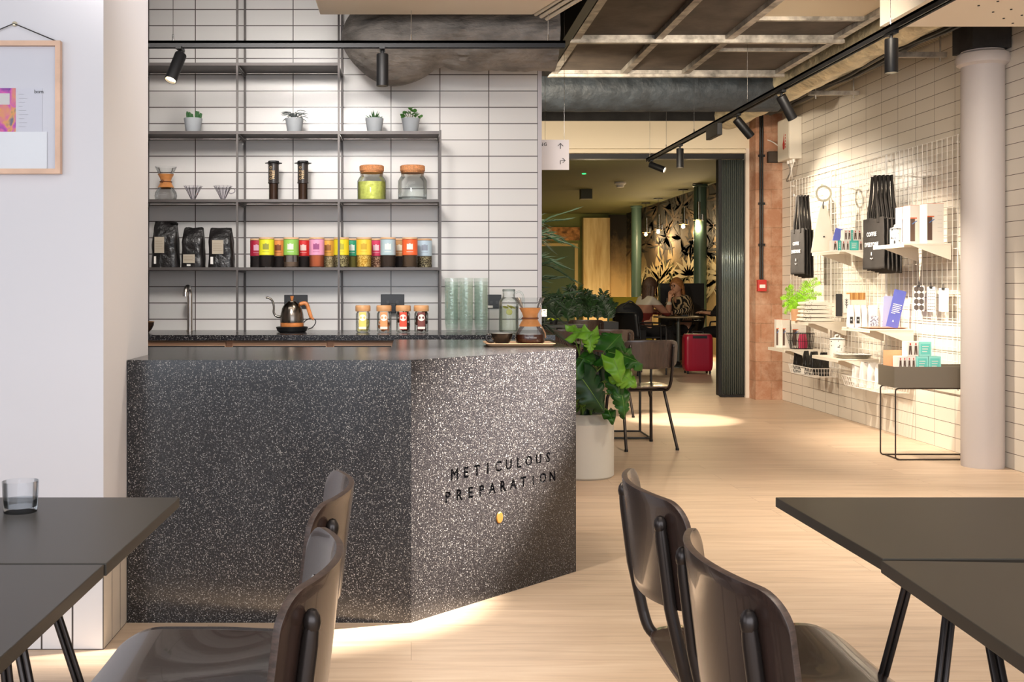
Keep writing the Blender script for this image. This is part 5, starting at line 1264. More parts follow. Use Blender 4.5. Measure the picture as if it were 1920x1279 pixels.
# ================================================================ SERVICES BY THE BRICK PIER
t = thing('control_panel', 'white wall control panel with a red flame mark beside the brick pier', 'control panel', (3.82, 10.86, 2.66))
MB().box(3.757, 3.8795, 10.69, 11.03, 2.457, 2.875).build('cabinet', P('panel_white', (226,218,204), .5), t, False, world=True, bevel=.004)
MB().box(3.752, 3.7565, 10.70, 11.02, 2.467, 2.865).build('cabinet_door', P('panel_white'), t, False, world=True, bevel=.001)
b = MB(); pz = [(.0,0),(.035,.01),(.045,.05),(.03,.09),(.02,.17),(.0,.10),(-.02,.06),(-.015,.02)]
b.add([(3.7505, 10.85-p[0], 2.56+p[1]) for p in pz], [tuple(range(len(pz)))]); b.build('flame_mark', P('mark_red', (196,40,36), .5), t, False, world=True)
b = MB()
for k in range(5): b.box(3.7502, 3.7512, 10.785, 10.80, 2.575+.03*k, 2.593+.03*k)
b.build('red_characters', P('mark_red'), t, False, world=True)
for y in (10.75, 10.82, 10.9): MB().cyl((3.82, y, 2.457), (3.82, y, 2.425), .016, n=12).build('cable_gland', M_wire, t, world=True)
for k, y in enumerate((10.75, 10.82, 10.9)): MB().tube(catmull([(3.82,y,2.43),(3.80+.02*k,y,2.35),(3.84,y+.1,2.28),(3.875,y+.2,2.27)],5), .006, 8).build('cable', M_wire if k < 2 else P('cable_grey', (120,116,110), .5), t, world=True)
MB().tube(catmull([(3.77,11.03,2.62),(3.74,11.2,2.70),(3.68,11.42,2.76),(3.66,11.455,2.76)],5), .006, 8).build('cable', M_wire, t, world=True)
t = thing('black_conduit', 'black metal conduit running down the left side of the brick pier', 'conduit', (3.645, 11.23, 1.25))
MB().cyl((3.645, 11.235, 1.262), (3.645, 11.235, 3.0), .011, n=12).build('pipe', M_black, t, world=True)
MB().cyl((3.668, 11.235, 1.262), (3.668, 11.235, 3.0), .008, n=12).build('pipe', M_black, t, world=True)
for z in (2.55, 2.05, 1.62): MB().box(3.625, 3.69, 11.222, 11.249, z-.012, z+.012).build('pipe_clip', M_black, t, False, world=True)
t = thing('fire_call_point', 'small red fire alarm call point low on the brick pier', 'call point', (3.655, 11.23, 1.18))
MB().box(3.61, 3.70, 11.20, 11.249, 1.135, 1.255).build('case', P('alarm_red', (190,50,44), .45), t, False, world=True, bevel=.004)
MB().box(3.625, 3.685, 11.197, 11.1995, 1.17, 1.205).build('front_label', M_paper, t, False, world=True)
t = thing('junction_box', 'dark square junction box near the top of the brick pier', 'junction box', (3.8, 11.22, 2.52))
MB().box(3.715, 3.872, 11.19, 11.249, 2.475, 2.59).build('box', P('junction_dark', (60,52,46), .5), t, False, world=True, bevel=.003)
MB().box(3.725, 3.862, 11.187, 11.189, 2.485, 2.58).build('cover', P('junction_cover', (80,68,58), .5), t, False, world=True)
t = thing('red_notice', 'tiny red vertical notice on the white door jamb', 'notice', (3.655, 11.455, 1.2))
vs, fs = text_mesh('FIRE DOOR', .04, Matrix.Translation((3.648, 11.4585, 1.12)) @ Matrix(((0,-1,0,0),(0,0,-1,0),(1,0,0,0),(0,0,0,1))), .0004)
MB().add(vs, fs).build('lettering', P('notice_red', (220,90,80), .6), t, False, world=True)
# ================================================================ FAR ROOM
# folded ribbed glass door stack
t = thing('folding_door', 'dark folding door of ribbed glass stacked against the right jamb', 'door', (3.42, 11.6, 0))
m, nt, out = new_mat('ribbed_glass_dark'); pb = N(nt, 'ShaderNodeBsdfPrincipled', Roughness=.18, Metallic=.55); pb.inputs['Base Color'].default_value = rgb((120,128,124)); nt.links.new(pb.outputs[0], out.inputs[0])
b = MB(); n = 72; vs = []
for i in range(n+1):
    x = 3.318+.242*i/n; y = 11.52+.012*math.cos(i*PI/3); vs += [(x,y,.03),(x,y,2.54)]
b.add(vs, [(2*i, 2*i+2, 2*i+3, 2*i+1) for i in range(n)]); b.build('ribbed_pane', m, t, world=True, solid=.004)
for (x0,x1,z0,z1,nm) in ((3.285,3.316,.02,2.545,'edge_stile'),(3.5615,3.5645,.02,2.545,'inner_stile')):
    MB().box(x0,x1,11.505,11.60,z0,z1).build(nm, M_black, t, False, world=True)
MB().box(3.317,3.561,11.506,11.60,.004,.028).build('bottom_rail', M_black, t, False, world=True)
MB().box(3.317,3.561,11.54,11.55,.03,2.54).build('back_pane', P('door_backing', (40,46,46), .4), t, False, world=True)
# mural wall (side) and end wall
YE = 26.5; XM = 5.3
M_mtan = P('mural_tan', (206,188,140), .8, var=.22, vscale=1.4)
def mural_mat(name, stretch):
    m, nt, out = new_mat(name); pb = N(nt, 'ShaderNodeBsdfPrincipled', Roughness=.8); tc = N(nt, 'ShaderNodeTexCoord')
    sp = N(nt, 'ShaderNodeSeparateXYZ'); nt.links.new(tc.outputs['Object'], sp.inputs[0])
    no = N(nt, 'ShaderNodeTexNoise', Scale=1.1, Detail=6.0, Roughness=.7); mp = N(nt, 'ShaderNodeMapping'); mp.inputs['Scale'].default_value = stretch; nt.links.new(tc.outputs['Object'], mp.inputs[0]); nt.links.new(mp.outputs[0], no.inputs['Vector'])
    # painted canopy: darker towards the top of the picture, pale grasses at the bottom
    mr = N(nt, 'ShaderNodeMapRange'); mr.inputs['From Min'].default_value = 1.2; mr.inputs['From Max'].default_value = 2.5; nt.links.new(sp.outputs[2], mr.inputs['Value'])
    ad = N(nt, 'ShaderNodeMath', operation='ADD'); nt.links.new(mr.outputs[0], ad.inputs[0]); nt.links.new(no.outputs[0], ad.inputs[1])
    hf = N(nt, 'ShaderNodeMath', operation='MULTIPLY'); hf.inputs[1].default_value = .5; nt.links.new(ad.outputs[0], hf.inputs[0])
    rp = N(nt, 'ShaderNodeValToRGB'); rp.color_ramp.elements[0].position = .3; rp.color_ramp.elements[0].color = rgb((214,184,128)); rp.color_ramp.elements[1].position = .72; rp.color_ramp.elements[1].color = rgb((58,52,44))
    e = rp.color_ramp.elements.new(.5); e.color = rgb((160,134,94)); nt.links.new(hf.outputs[0], rp.inputs[0]); nt.links.new(rp.outputs[0], pb.inputs['Base Color']); nt.links.new(pb.outputs[0], out.inputs[0]); return m
b = MB(); b.box(XM, XM+.1, 11.9, YE, 0, 3.0); struct(b.build('wall_mural', mural_mat('mural_side', (1,.45,1.4)), smooth=False))
b = MB(); b.box(-1.0, XM, YE, YE+.12, 0, 3.0); struct(b.build('wall_far', P('far_green', (112,116,62), .8, var=.1, vscale=1), smooth=False))
b = MB(); b.box(4.86, XM, YE-.012, YE-.001, 0, 2.97); struct(b.build('wall_far_mural', mural_mat('mural_end', (3,1,1.4)), smooth=False))
# painted leaves on the mural
mu = thing('wall_mural_painting', 'painted jungle foliage in brown and cream on the far side wall', 'mural', (XM-.004, 19, 1.6))
rnd = random.Random(21)
def leafpoly(b, o, L_, w_, ang, plane, bend=.0):
    """flat painted leaf; plane 'x' = on the side wall, 'y' = on the end wall"""
    n = 7; vs = []
    for s in (1, -1):
        for i in range(n+1):
            u = i/n; wv = s*w_*math.sin(PI*u**.8)*(1-u*.2); a = ang+bend*u; lx = L_*u; 
            p = (lx*math.cos(a)-wv*math.sin(a), lx*math.sin(a)+wv*math.cos(a)); vs.append(p)
    q = []
    for (p0, p1) in vs: q.append((o[0], o[1]-p0*3.2, o[2]+p1) if plane == 'x' else (o[0]+p0, o[1], o[2]+p1))
    b.add(q, [(i, i+1, n+2+i, n+1+i) for i in range(n)])
cols = [('leaf_dark', (44,40,34)), ('leaf_brown', (92,74,52)), ('leaf_cream', (232,208,154)), ('leaf_pale', (250,232,188)), ('leaf_olive', (128,122,74))]
layers = {c: MB() for c, _ in cols}
def palmhead(c, y, z, n, L_, w_, d=0):
    for i in range(n):
        a = rnd.uniform(0, 2*PI); leafpoly(layers[c], (XM-.004-d, y, z), L_*rnd.uniform(.6,1.1), w_, a, 'x', rnd.uniform(-.5,.5))
for i in range(46): 
    y = rnd.uniform(14.5, 26); z = rnd.uniform(2.0, 2.95); palmhead(rnd.choice(['leaf_dark','leaf_dark','leaf_brown']), y, z, 7, .42, .03, .001*(i % 5)+.001)
for i in range(10): palmhead('leaf_dark', rnd.choice([18.8,19.3,20.4,22.2,22.6]), rnd.uniform(1.5, 2.3), 8, .36, .026, .003)
for i in range(44):
    y = rnd.uniform(14.5, 25.5); z = rnd.uniform(.9, 1.35); c = rnd.choice(['leaf_cream','leaf_pale','leaf_cream','leaf_olive'])
    for k in range(7): leafpoly(layers[c], (XM-.006-.001*(i%6), y, z), rnd.uniform(.3,.62), .035, PI/2+rnd.uniform(-1.1,1.1), 'x', rnd.uniform(-.4,.4))
for (y, z) in ((17.3,1.45),(20.5,1.4),(16.6,1.5),(18.2,1.35)):
    for k in range(9): leafpoly(layers['leaf_pale'], (XM-.014, y, z), .42, .05, PI/2+(k-4)*.36, 'x', (k-4)*.05)
# tree trunks painted in the mural
for (y, w_) in ((23.8, .35), (19.7,.28), (22.4,.10)):
    b = layers['leaf_brown']; pts = []
    for i in range(17):
        z = .9+2.05*i/16; pts.append((z, w_*(1+.35*math.sin(i*1.7)+.2*math.sin(i*3.1))))
    vs = [(XM-.0035, y-p[1]*1.6, p[0]) for p in pts]+[(XM-.0035, y+p[1]*1.6, p[0]) for p in pts]; b.add(vs, [(i, i+1, 18+i, 17+i) for i in range(16)])
for c, k in cols: layers[c].build('painted_'+c, P(c, k, .85), mu, False, world=True)['kind'] = 'stuff'
le = MB()
b2 = {'leaf_brown': MB(), 'leaf_cream': MB()}
# end wall: door, lintel, plaster pier
dr = MB(); dr.box(3.22, 4.02, YE-.02, YE-.001, 0, 2.20); o = dr.build('door_1', P('door_green', (58,76,36), .55), smooth=False); struct(o)
b = MB(); b.box(4.02, 4.10, YE-.04, YE-.001, 0, 2.26); b.box(3.1, 4.02, YE-.04, YE-.001, 2.20, 2.27); struct(b.build('trim_5', P('frame_tan', (186,160,104), .7), smooth=False))
b = MB(); b.box(3.0, 4.14, YE-.08, YE-.001, 2.34, 2.66); struct(b.build('trim_6', P('lintel_brick', (150,104,62), .9, var=.35, vscale=7, bump=.8, bscale=16), smooth=False))
b = MB(); b.box(4.20, 4.85, YE-.25, YE-.001, 0, 2.88); struct(b.build('wall_far_pier', P('stained_plaster', (222,200,150), .85, col2=(176,140,88), vscale=2.2, stretch=(3,3,.35), contrast=(.35,.7)), smooth=False))
# green pillars
for i, (X, Y, lb) in enumerate(((5.02, 24.0, 'slim dark green round pillar in the far room, left of the seated group'), (5.10, 19.0, 'green round pillar in the far room behind the seated group'))):
    b = MB(); b.lathe([(.112,0),(.112,2.95),(.13,2.96),(.13,2.999)], (X, Y, 0), 36); tag(b.build('green_pillar', P('pillar_green', (80,104,94), .35)), lb, 'column')
# pendants
pend = [(1211,440,23.1,380),(1234,435,22,372),(1281,425,20,355),(1277,455,21.5,0),(1308,417,18.9,345)]
for i, (px, py, Y, yt) in enumerate(pend):
    c = W(px, py, Y); k = Y/F
    t = thing('pendant_light', ['leftmost chrome pendant lamp in the far room', 'second chrome pendant lamp from the left in the far room', 'third chrome pendant lamp, directly above the lowest one', 'lowest bare pendant bulb in the far room', 'rightmost chrome pendant lamp, in front of the green pillar'][i], 'pendant lamp', c)
    MB().ball(c, .032, 8).build('bulb', P('bulb_glow', (255,210,140), .4, emit=(255,205,130), es=60.), t, world=True)
    MB().cyl(c+Vector((0,0,.05)), (c.x, c.y, 2.999), .004, n=6).build('cord', M_dark, t, world=True)
    MB().lathe([(.07,.035),(.08,.04),(.02,.05)], c, 20, cap=False).build('glass_disc', P('pendant_gold', (214,184,130), .25, .8), t, world=True)
    if i != 3:
        MB().cyl(c+Vector((.02,0,.06)), c+Vector((.02,0,.36)), .032, n=16).build('chrome_tube', M_chrome, t, world=True)
        MB().cyl(c+Vector((.085,0,.03)), c+Vector((.085,0,.14)), .026, n=14).build('side_tube', M_chrome, t, world=True)
        MB().cyl((c.x, c.y, 2.985), (c.x, c.y, 2.999), .09, n=18).build('ceiling_rose', M_dark, t, world=True)
    ld = bpy.data.lights.new('bulb_light', 'POINT'); ld.energy = 34; ld.color = (1,.74,.42); ld.shadow_soft_size = .06
    lo = bpy.data.objects.new('bulb_light', ld); COL.objects.link(lo); lo.location = (c.x, c.y-.0, c.z-.1)
def pt(loc, e, col=(1,.78,.46), r=.15):
    ld = bpy.data.lights.new('far_room_fill', 'POINT'); ld.energy = e; ld.color = col; ld.shadow_soft_size = r  # point fills added to light the far room, no lamps there
    lo = bpy.data.objects.new('far_room_fill', ld); COL.objects.link(lo); lo.location = loc
pt((4.6, 25.3, .5), 34); pt((4.6, 22.3, .5), 26); pt((4.9, 17.8, .4), 20); pt((2.6, 24.5, 1.4), 14, (.9,1,.5)); pt((2.6, 15.4, 1.9), 16, (1,.84,.55))
# ceiling bits
c = W(1163,345,18.6); t = thing('smoke_detector', 'white smoke detector on the olive ceiling', 'smoke detector', c)
MB().lathe([(.10,0),(.10,-.03),(.07,-.05),(.06,-.09),(.001,-.095)], (c.x,c.y,2.999), 24, cap=False).build('case', M_white, t, world=True)
b = MB(); b.box(W(1088,0,20).x, W(1109,0,20).x, 19.9, 20.1, 2.82, 2.999); tag(b.build('ceiling_speaker', P('speaker_dark', (48,50,36), .5), smooth=False), 'dark box speaker on the olive ceiling', 'speaker')
c = W(1095,326,17.2); b = MB(); b.lathe([(.001,-.012),(.03,-.01),(.035,0)], (c.x,c.y,2.999), 18, cap=False); tag(b.build('green_indicator', P('green_led', (40,220,110), .4, emit=(40,230,110), es=4.)), 'small green indicator light on the olive ceiling', 'indicator light')

# ---------------------------------------------------------------- furniture beyond the bar
M_blkplas = P('black_plastic', (24,24,27), .45)
b = MB(); b.box(4.04, 4.75, 17.45, 17.6, 0, 1.245); tag(b.build('dark_screen', P('screen_dark', (22,24,32), .5), smooth=False), 'dark room divider behind the seated group', 'divider')
t = thing('banquette', 'yellow-green high-backed banquette in the far room', 'sofa', (3.75, 19.3, 0))
MB().box(3.48, 4.25, 19.0, 19.12, .0, 1.01).build('backrest', P('lime_fabric', (146,140,34), .8), t, False, world=True, bevel=.01)
MB().box(3.48, 4.25, 19.125, 19.7, .0, .44).build('seat', P('lime_fabric'), t, False, world=True, bevel=.02)
# round table
t = thing('round_table', 'round pedestal table between the seated people', 'table', (3.97, 16.0, 0))
MB().lathe([(.001,.728),(.36,.728),(.365,.735),(.365,.745),(.36,.75),(.001,.75)], (0,0,0), 40, cap=False).build('tabletop', P('table_pale', (150,132,100), .4), t)
MB().cyl((0,0,.03), (0,0,.727), .028, n=14).build('pedestal', P('pedestal_grey', (92,96,92), .4, .3), t)
MB().lathe([(.001,0),(.22,0),(.22,.012),(.04,.03),(.001,.03)], (0,0,0), 30, cap=False).build('base', P('pedestal_grey'), t)
b = MB(); b.box(3.98, 4.08, 15.85, 15.92, .751, .775); tag(b.build('phone', M_dark, smooth=False), 'small dark object lying on the round table', 'phone')
t = thing('menu_card', 'upright menu card standing on the round table', 'card', (3.85,16.1,.751)); MB().box(3.82,3.89,16.1,16.106,.751,1.02).build('card', P('menu_brown', (120,104,88), .6), t, False, world=True)
# suitcase
t = thing('suitcase', 'red hard-shell suitcase standing by the folding door', 'suitcase', (3.93, 14.75, 0))
cx = (1312-VX)/(F/14.6); w_ = .195
def case(u, v):
    a = 2*PI*v; n_ = 6.; ca, sa = math.cos(a), math.sin(a); k = (abs(ca)**n_+abs(sa)**n_)**(-1/n_)
    s = 1-.12*abs(2*u-1)**8; r = 1+.010*math.sin(a*0+ca*k*60)
    return (cx+w_*ca*k*s, 14.72+.11*sa*k*s*r, .04+.50*u)
b = MB(); b.surf(case, 30, 96); b.add([case(0,j/96) for j in range(96)], [tuple(range(96))]); b.add([case(1,j/96) for j in range(96)], [tuple(range(96))[::-1]])
b.build('shell', P('case_red', (176,24,54), .28), t, world=True)
MB().tube(catmull([(cx-.07,14.70,.545),(cx-.06,14.70,.572),(cx+.06,14.70,.572),(cx+.07,14.70,.545)],4), .009, 8).build('top_handle', M_dark, t, world=True)
MB().box(cx-.09, cx+.10, 14.60, 14.612, .485, .52).build('front_panel', M_dark, t, False, world=True)
for sx in (-1, 1):
    for y in (14.64, 14.8): MB().cyl((cx+sx*.15-.01, y, .022), (cx+sx*.15+.01, y, .022), .022, n=14).build('wheel', M_dark, t, world=True)
# armchair for the woman on the left
def armchair(name, label, loc, rz):
    t = thing(name, label, 'chair', loc, rz)
    MB().box(-.23,.22,-.23,.23,.43,.46).build('seat', M_blkplas, t, False, bevel=.01)
    b = MB(); b.surf(lambda u, v: (-.235-.05*v+.03*(1-(2*u-1)**2)*-1, (2*u-1)*.24, .50+.34*v), 10, 8); b.build('backrest', M_blkplas, t, solid=.02)
    for sy in (-1, 1):
        MB().tube(catmull([(-.27,sy*.25,.80),(-.26,sy*.26,.69),(-.15,sy*.27,.665),(.15,sy*.27,.66),(.20,sy*.27,.63),(.21,sy*.26,.45),(.22,sy*.25,.0)],5), .012, 8).build('arm', M_blkplas, t)
        MB().tube([(-.2,sy*.22,.43),(-.27,sy*.24,0)], .012, 8).build('leg', M_blkplas, t)
    return t
armchair('armchair', 'black armchair in which the woman in the striped sweater sits', (3.43, 15.95, 0), 0)
armchair('armchair', 'black armchair under the woman in the zebra-striped top', (4.22, 16.62, 0), PI*.96)
armchair('armchair', 'black armchair under the dark-haired person by the folding door', (4.72, 16.0, 0), PI)
armchair('armchair', 'empty black armchair with the backpack behind it', (3.12, 14.6, 0), .5)
t = thing('backpack', 'black backpack resting behind the empty armchair', 'backpack', (3.22, 15.9, .0))
c = W(1178,596,15.8)
b = MB(); b.ball((c.x, 15.8, .76), .20, 12, sx=1.1, sy=.6, sz=1.0); b.build('pack_body', P('pack_black', (20,22,28), .7), t, world=True)
b = MB(); b.tube(catmull([(c.x-.1,15.7,.9),(c.x,15.66,.98),(c.x+.1,15.7,.9)],4), .012, 6); b.build('strap', M_dark, t, world=True)
b = MB(); b.box(c.x-.25, c.x+.22, 15.6, 16.0, .42, .555); tag(b.build('side_bench', P('bench_dark', (26,26,28), .6), smooth=False), 'low dark bench carrying the backpack', 'bench')
b = MB(); b.box(c.x-.2, c.x-.15, 15.65, 15.95, 0, .42); b.box(c.x+.12, c.x+.17, 15.65, 15.95, 0, .42); o = b.build('bench_support', P('bench_dark'), bpy.data.objects['side_bench'], False)

# chairs beyond the plant: copies of the plywood chair
dup(CH, (1.68, 7.96, 0), math.radians(101), 'plywood chair beside the monstera with its seat and legs in view')
dup(CH, (1.80, 9.95, 0), math.radians(92), 'plywood chair back just above the monstera leaves, right one of two')
dup(CH, (1.36, 9.95, 0), math.radians(88), 'plywood chair back behind the coffee maker, left one of two')
dup(CH, (2.06, 12.9, 0), math.radians(90), 'plywood chair back in front of the dark planter, farther away')
t = thing('low_table', 'small dark table among the chairs beyond the monstera', 'table', (1.60, 8.50, 0))
MB().box(-.30,.30,-.25,.25,.715,.735).build('tabletop', M_blkplas, t, False)
for sx in (-1,1):
    MB().tube([(sx*.25,-.2,.715),(sx*.25,-.2,.012),(sx*.25,.2,.012),(sx*.25,.2,.715)], .010, 8).build('leg_frame', M_blkplas, t)
MB().tube([(-.25,-.2,.012),(.25,-.2,.012)], .008, 8).build('base_rail', M_blkplas, t); MB().tube([(-.25,.2,.012),(.25,.2,.012)], .008, 8).build('base_rail', M_blkplas, t)

# planters
M_leafd = P('leaf_deep', (34,62,30), .45, var=.3, vscale=12); 
def zz_plant(parent, x, y, z, n, h, seed):
    rnd = random.Random(seed)
    for i in range(n):
        a = rnd.random()*6.3; sp = rnd.uniform(.05,.55); hh = h*rnd.uniform(.6,1.1)
        pts = catmull([(x,y,z),(x+math.cos(a)*sp*hh*.4,y+math.sin(a)*sp*hh*.3,z+hh*.55),(x+math.cos(a)*sp*hh,y+math.sin(a)*sp*hh*.8,z+hh)],5)
        b = MB(); b.tube(pts, .006, 5)
        for j in range(2, len(pts)):
            d = (pts[j]-pts[j-1]).normalized(); side = d.cross(Vector((rnd.uniform(-.5,.5),-1,rnd.uniform(-.2,.6)))).normalized()
            for s in (-1,1):
                e = pts[j]+(side*s+d*.6)*.075; w_ = d.cross(side).normalized()*.004; nn = d*.024; mid = pts[j].lerp(e,.5); b.add([pts[j], mid+nn*.8+w_, e, mid-nn*.8], [(0,1,2,3)])
        b.build('leafy_stem', M_leafd, parent, False, world=True)
t = thing('planter_box', 'long black planter box with dense dark green plants in the far room', 'planter', (2.2, 13.8, 0))
MB().box(1.66, 2.62, 13.6, 14.0, 0, .74).build('planter', M_blkplas, t, False, world=True)
for i in range(7): zz_plant(t, 1.75+.13*i, 13.8+.05*(i%2), .74, 8, [.26,.30,.36,.42,.30,.34,.28][i], 30+i)
# palm behind the end of the tiled wall
t = thing('potted_palm', 'tall dark palm just behind the end of the tiled wall', 'potted plant', (.86, 9.0, 0))
MB().lathe([(.001,0),(.15,0),(.19,.34),(.18,.36),(.16,.35),(.001,.33)], (0,0,0), 28, cap=False).build('plant_pot', M_blkplas, t)
MB().tube([(0,0,.33),(.01,0,.8),(0,.0,1.35)], [.02,.014,.008], 8).build('stem', P('palm_stem', (90,84,52), .7), t)
rnd = random.Random(8)
for i in range(34):
    z0 = .55+1.0*i/33; a = rnd.uniform(-1.1,1.1) if i % 3 else rnd.uniform(0,6.28); L_ = rnd.uniform(.32,.52)
    pts = catmull([(0,0,z0),(math.cos(a)*L_*.5,math.sin(a)*L_*.5,z0+.20),(math.cos(a)*L_,math.sin(a)*L_,z0+.10+rnd.uniform(-.05,.2))],7)
    b = MB(); b.tube(pts, .003, 4)
    for j in range(4, len(pts)):
        d = (pts[j]-pts[j-1]).normalized(); side = d.cross(Vector((0,0,1))).normalized()
        for s in (-1,1):
            e = pts[j]+(side*s*.55+d*.8+Vector((0,0,-.05)))*.15; n_ = Vector((0,0,1))*.0045; mid = pts[j].lerp(e,.4); b.add([pts[j], mid+n_, e, mid-n_], [(0,1,2,3)])
    b.build('frond', P('palm_dark', (26,50,30), .6), t, False)
c = W(1020.5,590,12.5); t = thing('table_lamp', 'small glowing lamp behind the coffee maker', 'lamp', (c.x, 12.5, .75))
MB().box(c.x-.025, c.x+.025, 12.48, 12.52, .84, .92).build('lamp_glow', P('lamp_glow', (255,220,170), .4, emit=(255,214,160), es=14.), t, False, world=True)
MB().cyl((c.x,12.5,.755),(c.x,12.5,.839), .02, n=10).build('lamp_stem', M_dark, t, world=True)
t2 = thing('side_table', 'dark side table carrying the small glowing lamp and a lime plant', 'table', (1.72,12.5,0)); MB().box(1.45,2.0,12.2,12.8,.72,.75).build('tabletop', M_blkplas, t2, False, world=True); MB().box(1.69,1.75,12.47,12.53,0,.72).build('leg', M_blkplas, t2, False, world=True)
t = thing('lime_plant', 'small lime-leaved plant beside the glowing lamp', 'potted plant', (W(1038,610,12.45).x, 12.45, .7505))
MB().lathe([(.001,0),(.04,0),(.05,.05),(.001,.05)], (0,0,0), 16, cap=False).build('plant_pot', M_blkplas, t)
rnd = random.Random(5)
for i in range(7):
    a = i*.9; b = MB(); b.surf(lambda u,v: (math.cos(a)*(.02+.07*u)+(-math.sin(a))*(.02*(2*v-1))*math.sin(PI*u), math.sin(a)*(.02+.07*u)+math.cos(a)*(.02*(2*v-1))*math.sin(PI*u), .05+.09*u-.10*u*u), 6, 2); b.build('leaf', P('lime_leaf', (168,190,30), .5), t)

# ---------------------------------------------------------------- monstera
t = thing('potted_monstera', 'large monstera in a white cylindrical pot beside the terrazzo counter', 'potted plant', (1.06, 6.72, 0))
MB().lathe([(.001,0),(.19,0),(.203,.012),(.203,.335),(.150,.392),(.142,.392),(.150,.37),(.001,.36)], (0,0,0), 56, cap=False).build('plant_pot', P('pot_white', (200,198,190), .6, bump=.05, bscale=12), t, ang=.5)
MB().lathe([(.001,.362),(.149,.362)], (0,0,0), 30, cap=False).build('soil', P('soil', (44,34,28), .9), t)
def leaf_mat(name, c, c2):
    m, nt, out = new_mat(name); pb = N(nt, 'ShaderNodeBsdfPrincipled', Roughness=.36); pb.inputs['Base Color'].default_value = rgb(c)
    tc = N(nt, 'ShaderNodeTexCoord'); no = N(nt, 'ShaderNodeTexNoise', Scale=14.0, Detail=3.0); nt.links.new(tc.outputs['Object'], no.inputs['Vector']); rp = N(nt, 'ShaderNodeValToRGB'); rp.color_ramp.elements[0].color = rgb(c); rp.color_ramp.elements[1].color = rgb(c2); rp.color_ramp.elements[0].position = .35; rp.color_ramp.elements[1].position = .7
    nt.links.new(no.outputs[0], rp.inputs[0]); nt.links.new(rp.outputs[0], pb.inputs['Base Color'])
    tl = N(nt, 'ShaderNodeBsdfTranslucent'); nt.links.new(rp.outputs[0], tl.inputs[0]); mx = N(nt, 'ShaderNodeMixShader'); mx.inputs[0].default_value = .3
    nt.links.new(pb.outputs[0], mx.inputs[1]); nt.links.new(tl.outputs[0], mx.inputs[2]); nt.links.new(mx.outputs[0], out.inputs[0]); return m
M_l1 = leaf_mat('monstera_deep', (40,92,30), (58,120,38)); M_l2 = leaf_mat('monstera_bright', (112,172,46), (140,196,60)); M_l3 = leaf_mat('monstera_dark', (26,60,32), (36,80,38))
M_st = P('petiole', (110,150,66), .5)
root = Vector((1.06, 6.72, .37))
def monstera(b0, tip, width, facing, mat, notch=.5, seed=0, lobes=True):
    """b0: where the stalk meets the blade; tip: point of the leaf (both world points)"""
    b0 = Vector(b0); tip = Vector(tip); T = tip-b0; L_ = T.length; T = T.normalized()
    Nn = Vector(facing).normalized(); Nn = (Nn - T*Nn.dot(T)).normalized(); S = T.cross(Nn)
    rnd = random.Random(seed); cuts = [.30,.46,.62,.78]
    def fn(u, v):
        s = 2*v-1; a = abs(s)
        prof = (math.sin(PI*min(1,(u*.86+.14))**.85))**.75*(1-u*.25) if u < 1 else 0
        back = .26*(a**1.3)*(1-u)**1.5
        cutf = 1.0
        if notch:
            for k, c in enumerate(cuts): cutf -= notch*math.exp(-((u-c-.03*(s > 0))/.016)**2)*(a > .45)*(min(1,(a-.45)/.3))
        wd = width*prof*s*max(cutf,.25)
        sweep = .10*a*a
        p = b0+T*(L_*(u-back-sweep*(1-u)))+S*wd
        curl = -.16*L_*u*u-.30*width*a*a*.5+.012*math.sin(u*14+seed)*a+.05*width*math.cos(a*PI)
        return p+Nn*curl
    b = MB(); b.surf(fn, 44, 16); b.build('leaf', mat, t, world=True, ang=1.4, solid=.0008)
    mid = root.lerp(b0, .55)+Vector((.03*math.sin(seed), .0, .06)); r0 = root+Vector((.07*math.sin(seed*2.1), .05*math.cos(seed*1.3), 0))
    MB().tube(catmull([r0, mid, b0], 6), [.006]*6+[.0042]*7, 7).build('petiole', M_st, t, world=True)
    MB().tube([fn(u/10, .5)+Nn*.0012 for u in range(10)], [.0022]*5+[.001]*5, 5).build('midrib', M_st, t, world=True)
P6 = lambda x, y, Y=6.6: W(x, y, Y)
monstera(P6(1075,626,6.5), P6(1112,618,6.42), .075, (0,-.5,.9), M_l2, 0, 1)
monstera(P6(1092,622,6.62), P6(1062,606,6.62), .06, (0,-.5,.9), M_l2, 0, 12)
monstera(P6(1108,622,6.45), P6(1108,660,6.40), .062, (.1,-1,.3), M_l2, .55, 2)
monstera(P6(1133,660,6.55), P6(1168,622,6.62), .15, (.2,-.9,.6), M_l1, .5, 3)
monstera(P6(1140,662,6.5), P6(1206,676,6.42), .13, (.0,-.6,.9), M_l1, .6, 4)
monstera(P6(1150,672,6.36), P6(1168,716,6.32), .075, (.2,-1,.25), M_l2, 0, 5)
monstera(P6(1092,712,6.34), P6(1136,772,6.30), .125, (.15,-1,.2), M_l3, .35, 6)
monstera(P6(1085,672,6.5), P6(1108,676,6.4), .10, (-.2,-.7,.7), M_l1, 0, 7)
monstera(P6(1080,690,6.42), P6(1088,742,6.38), .085, (-.3,-1,.2), M_l1, .3, 8)
monstera(P6(1162,700,6.45), P6(1196,722,6.42), .085, (.3,-1,.3), M_l2, .3, 9)
monstera(P6(1158,708,6.5), P6(1164,762,6.46), .085, (.2,-1,.1), M_l1, .3, 10)
monstera(P6(1166,742,6.44), P6(1174,786,6.42), .062, (.3,-1,.1), M_l1, .3, 11)
monstera(P6(1120,690,6.7), P6(1150,670,6.75), .11, (.1,-1,.5), M_l3, .4, 13)
monstera(P6(1150,690,6.75), P6(1185,650,6.8), .10, (.1,-1,.5), M_l1, .5, 14)
monstera(P6(1112,740,6.75), P6(1095,780,6.7), .09, (-.1,-1,.2), M_l3, .3, 15)
monstera(P6(1140,770,6.5), P6(1150,790,6.44), .05, (.1,-1,.4), M_l1, 0, 16)

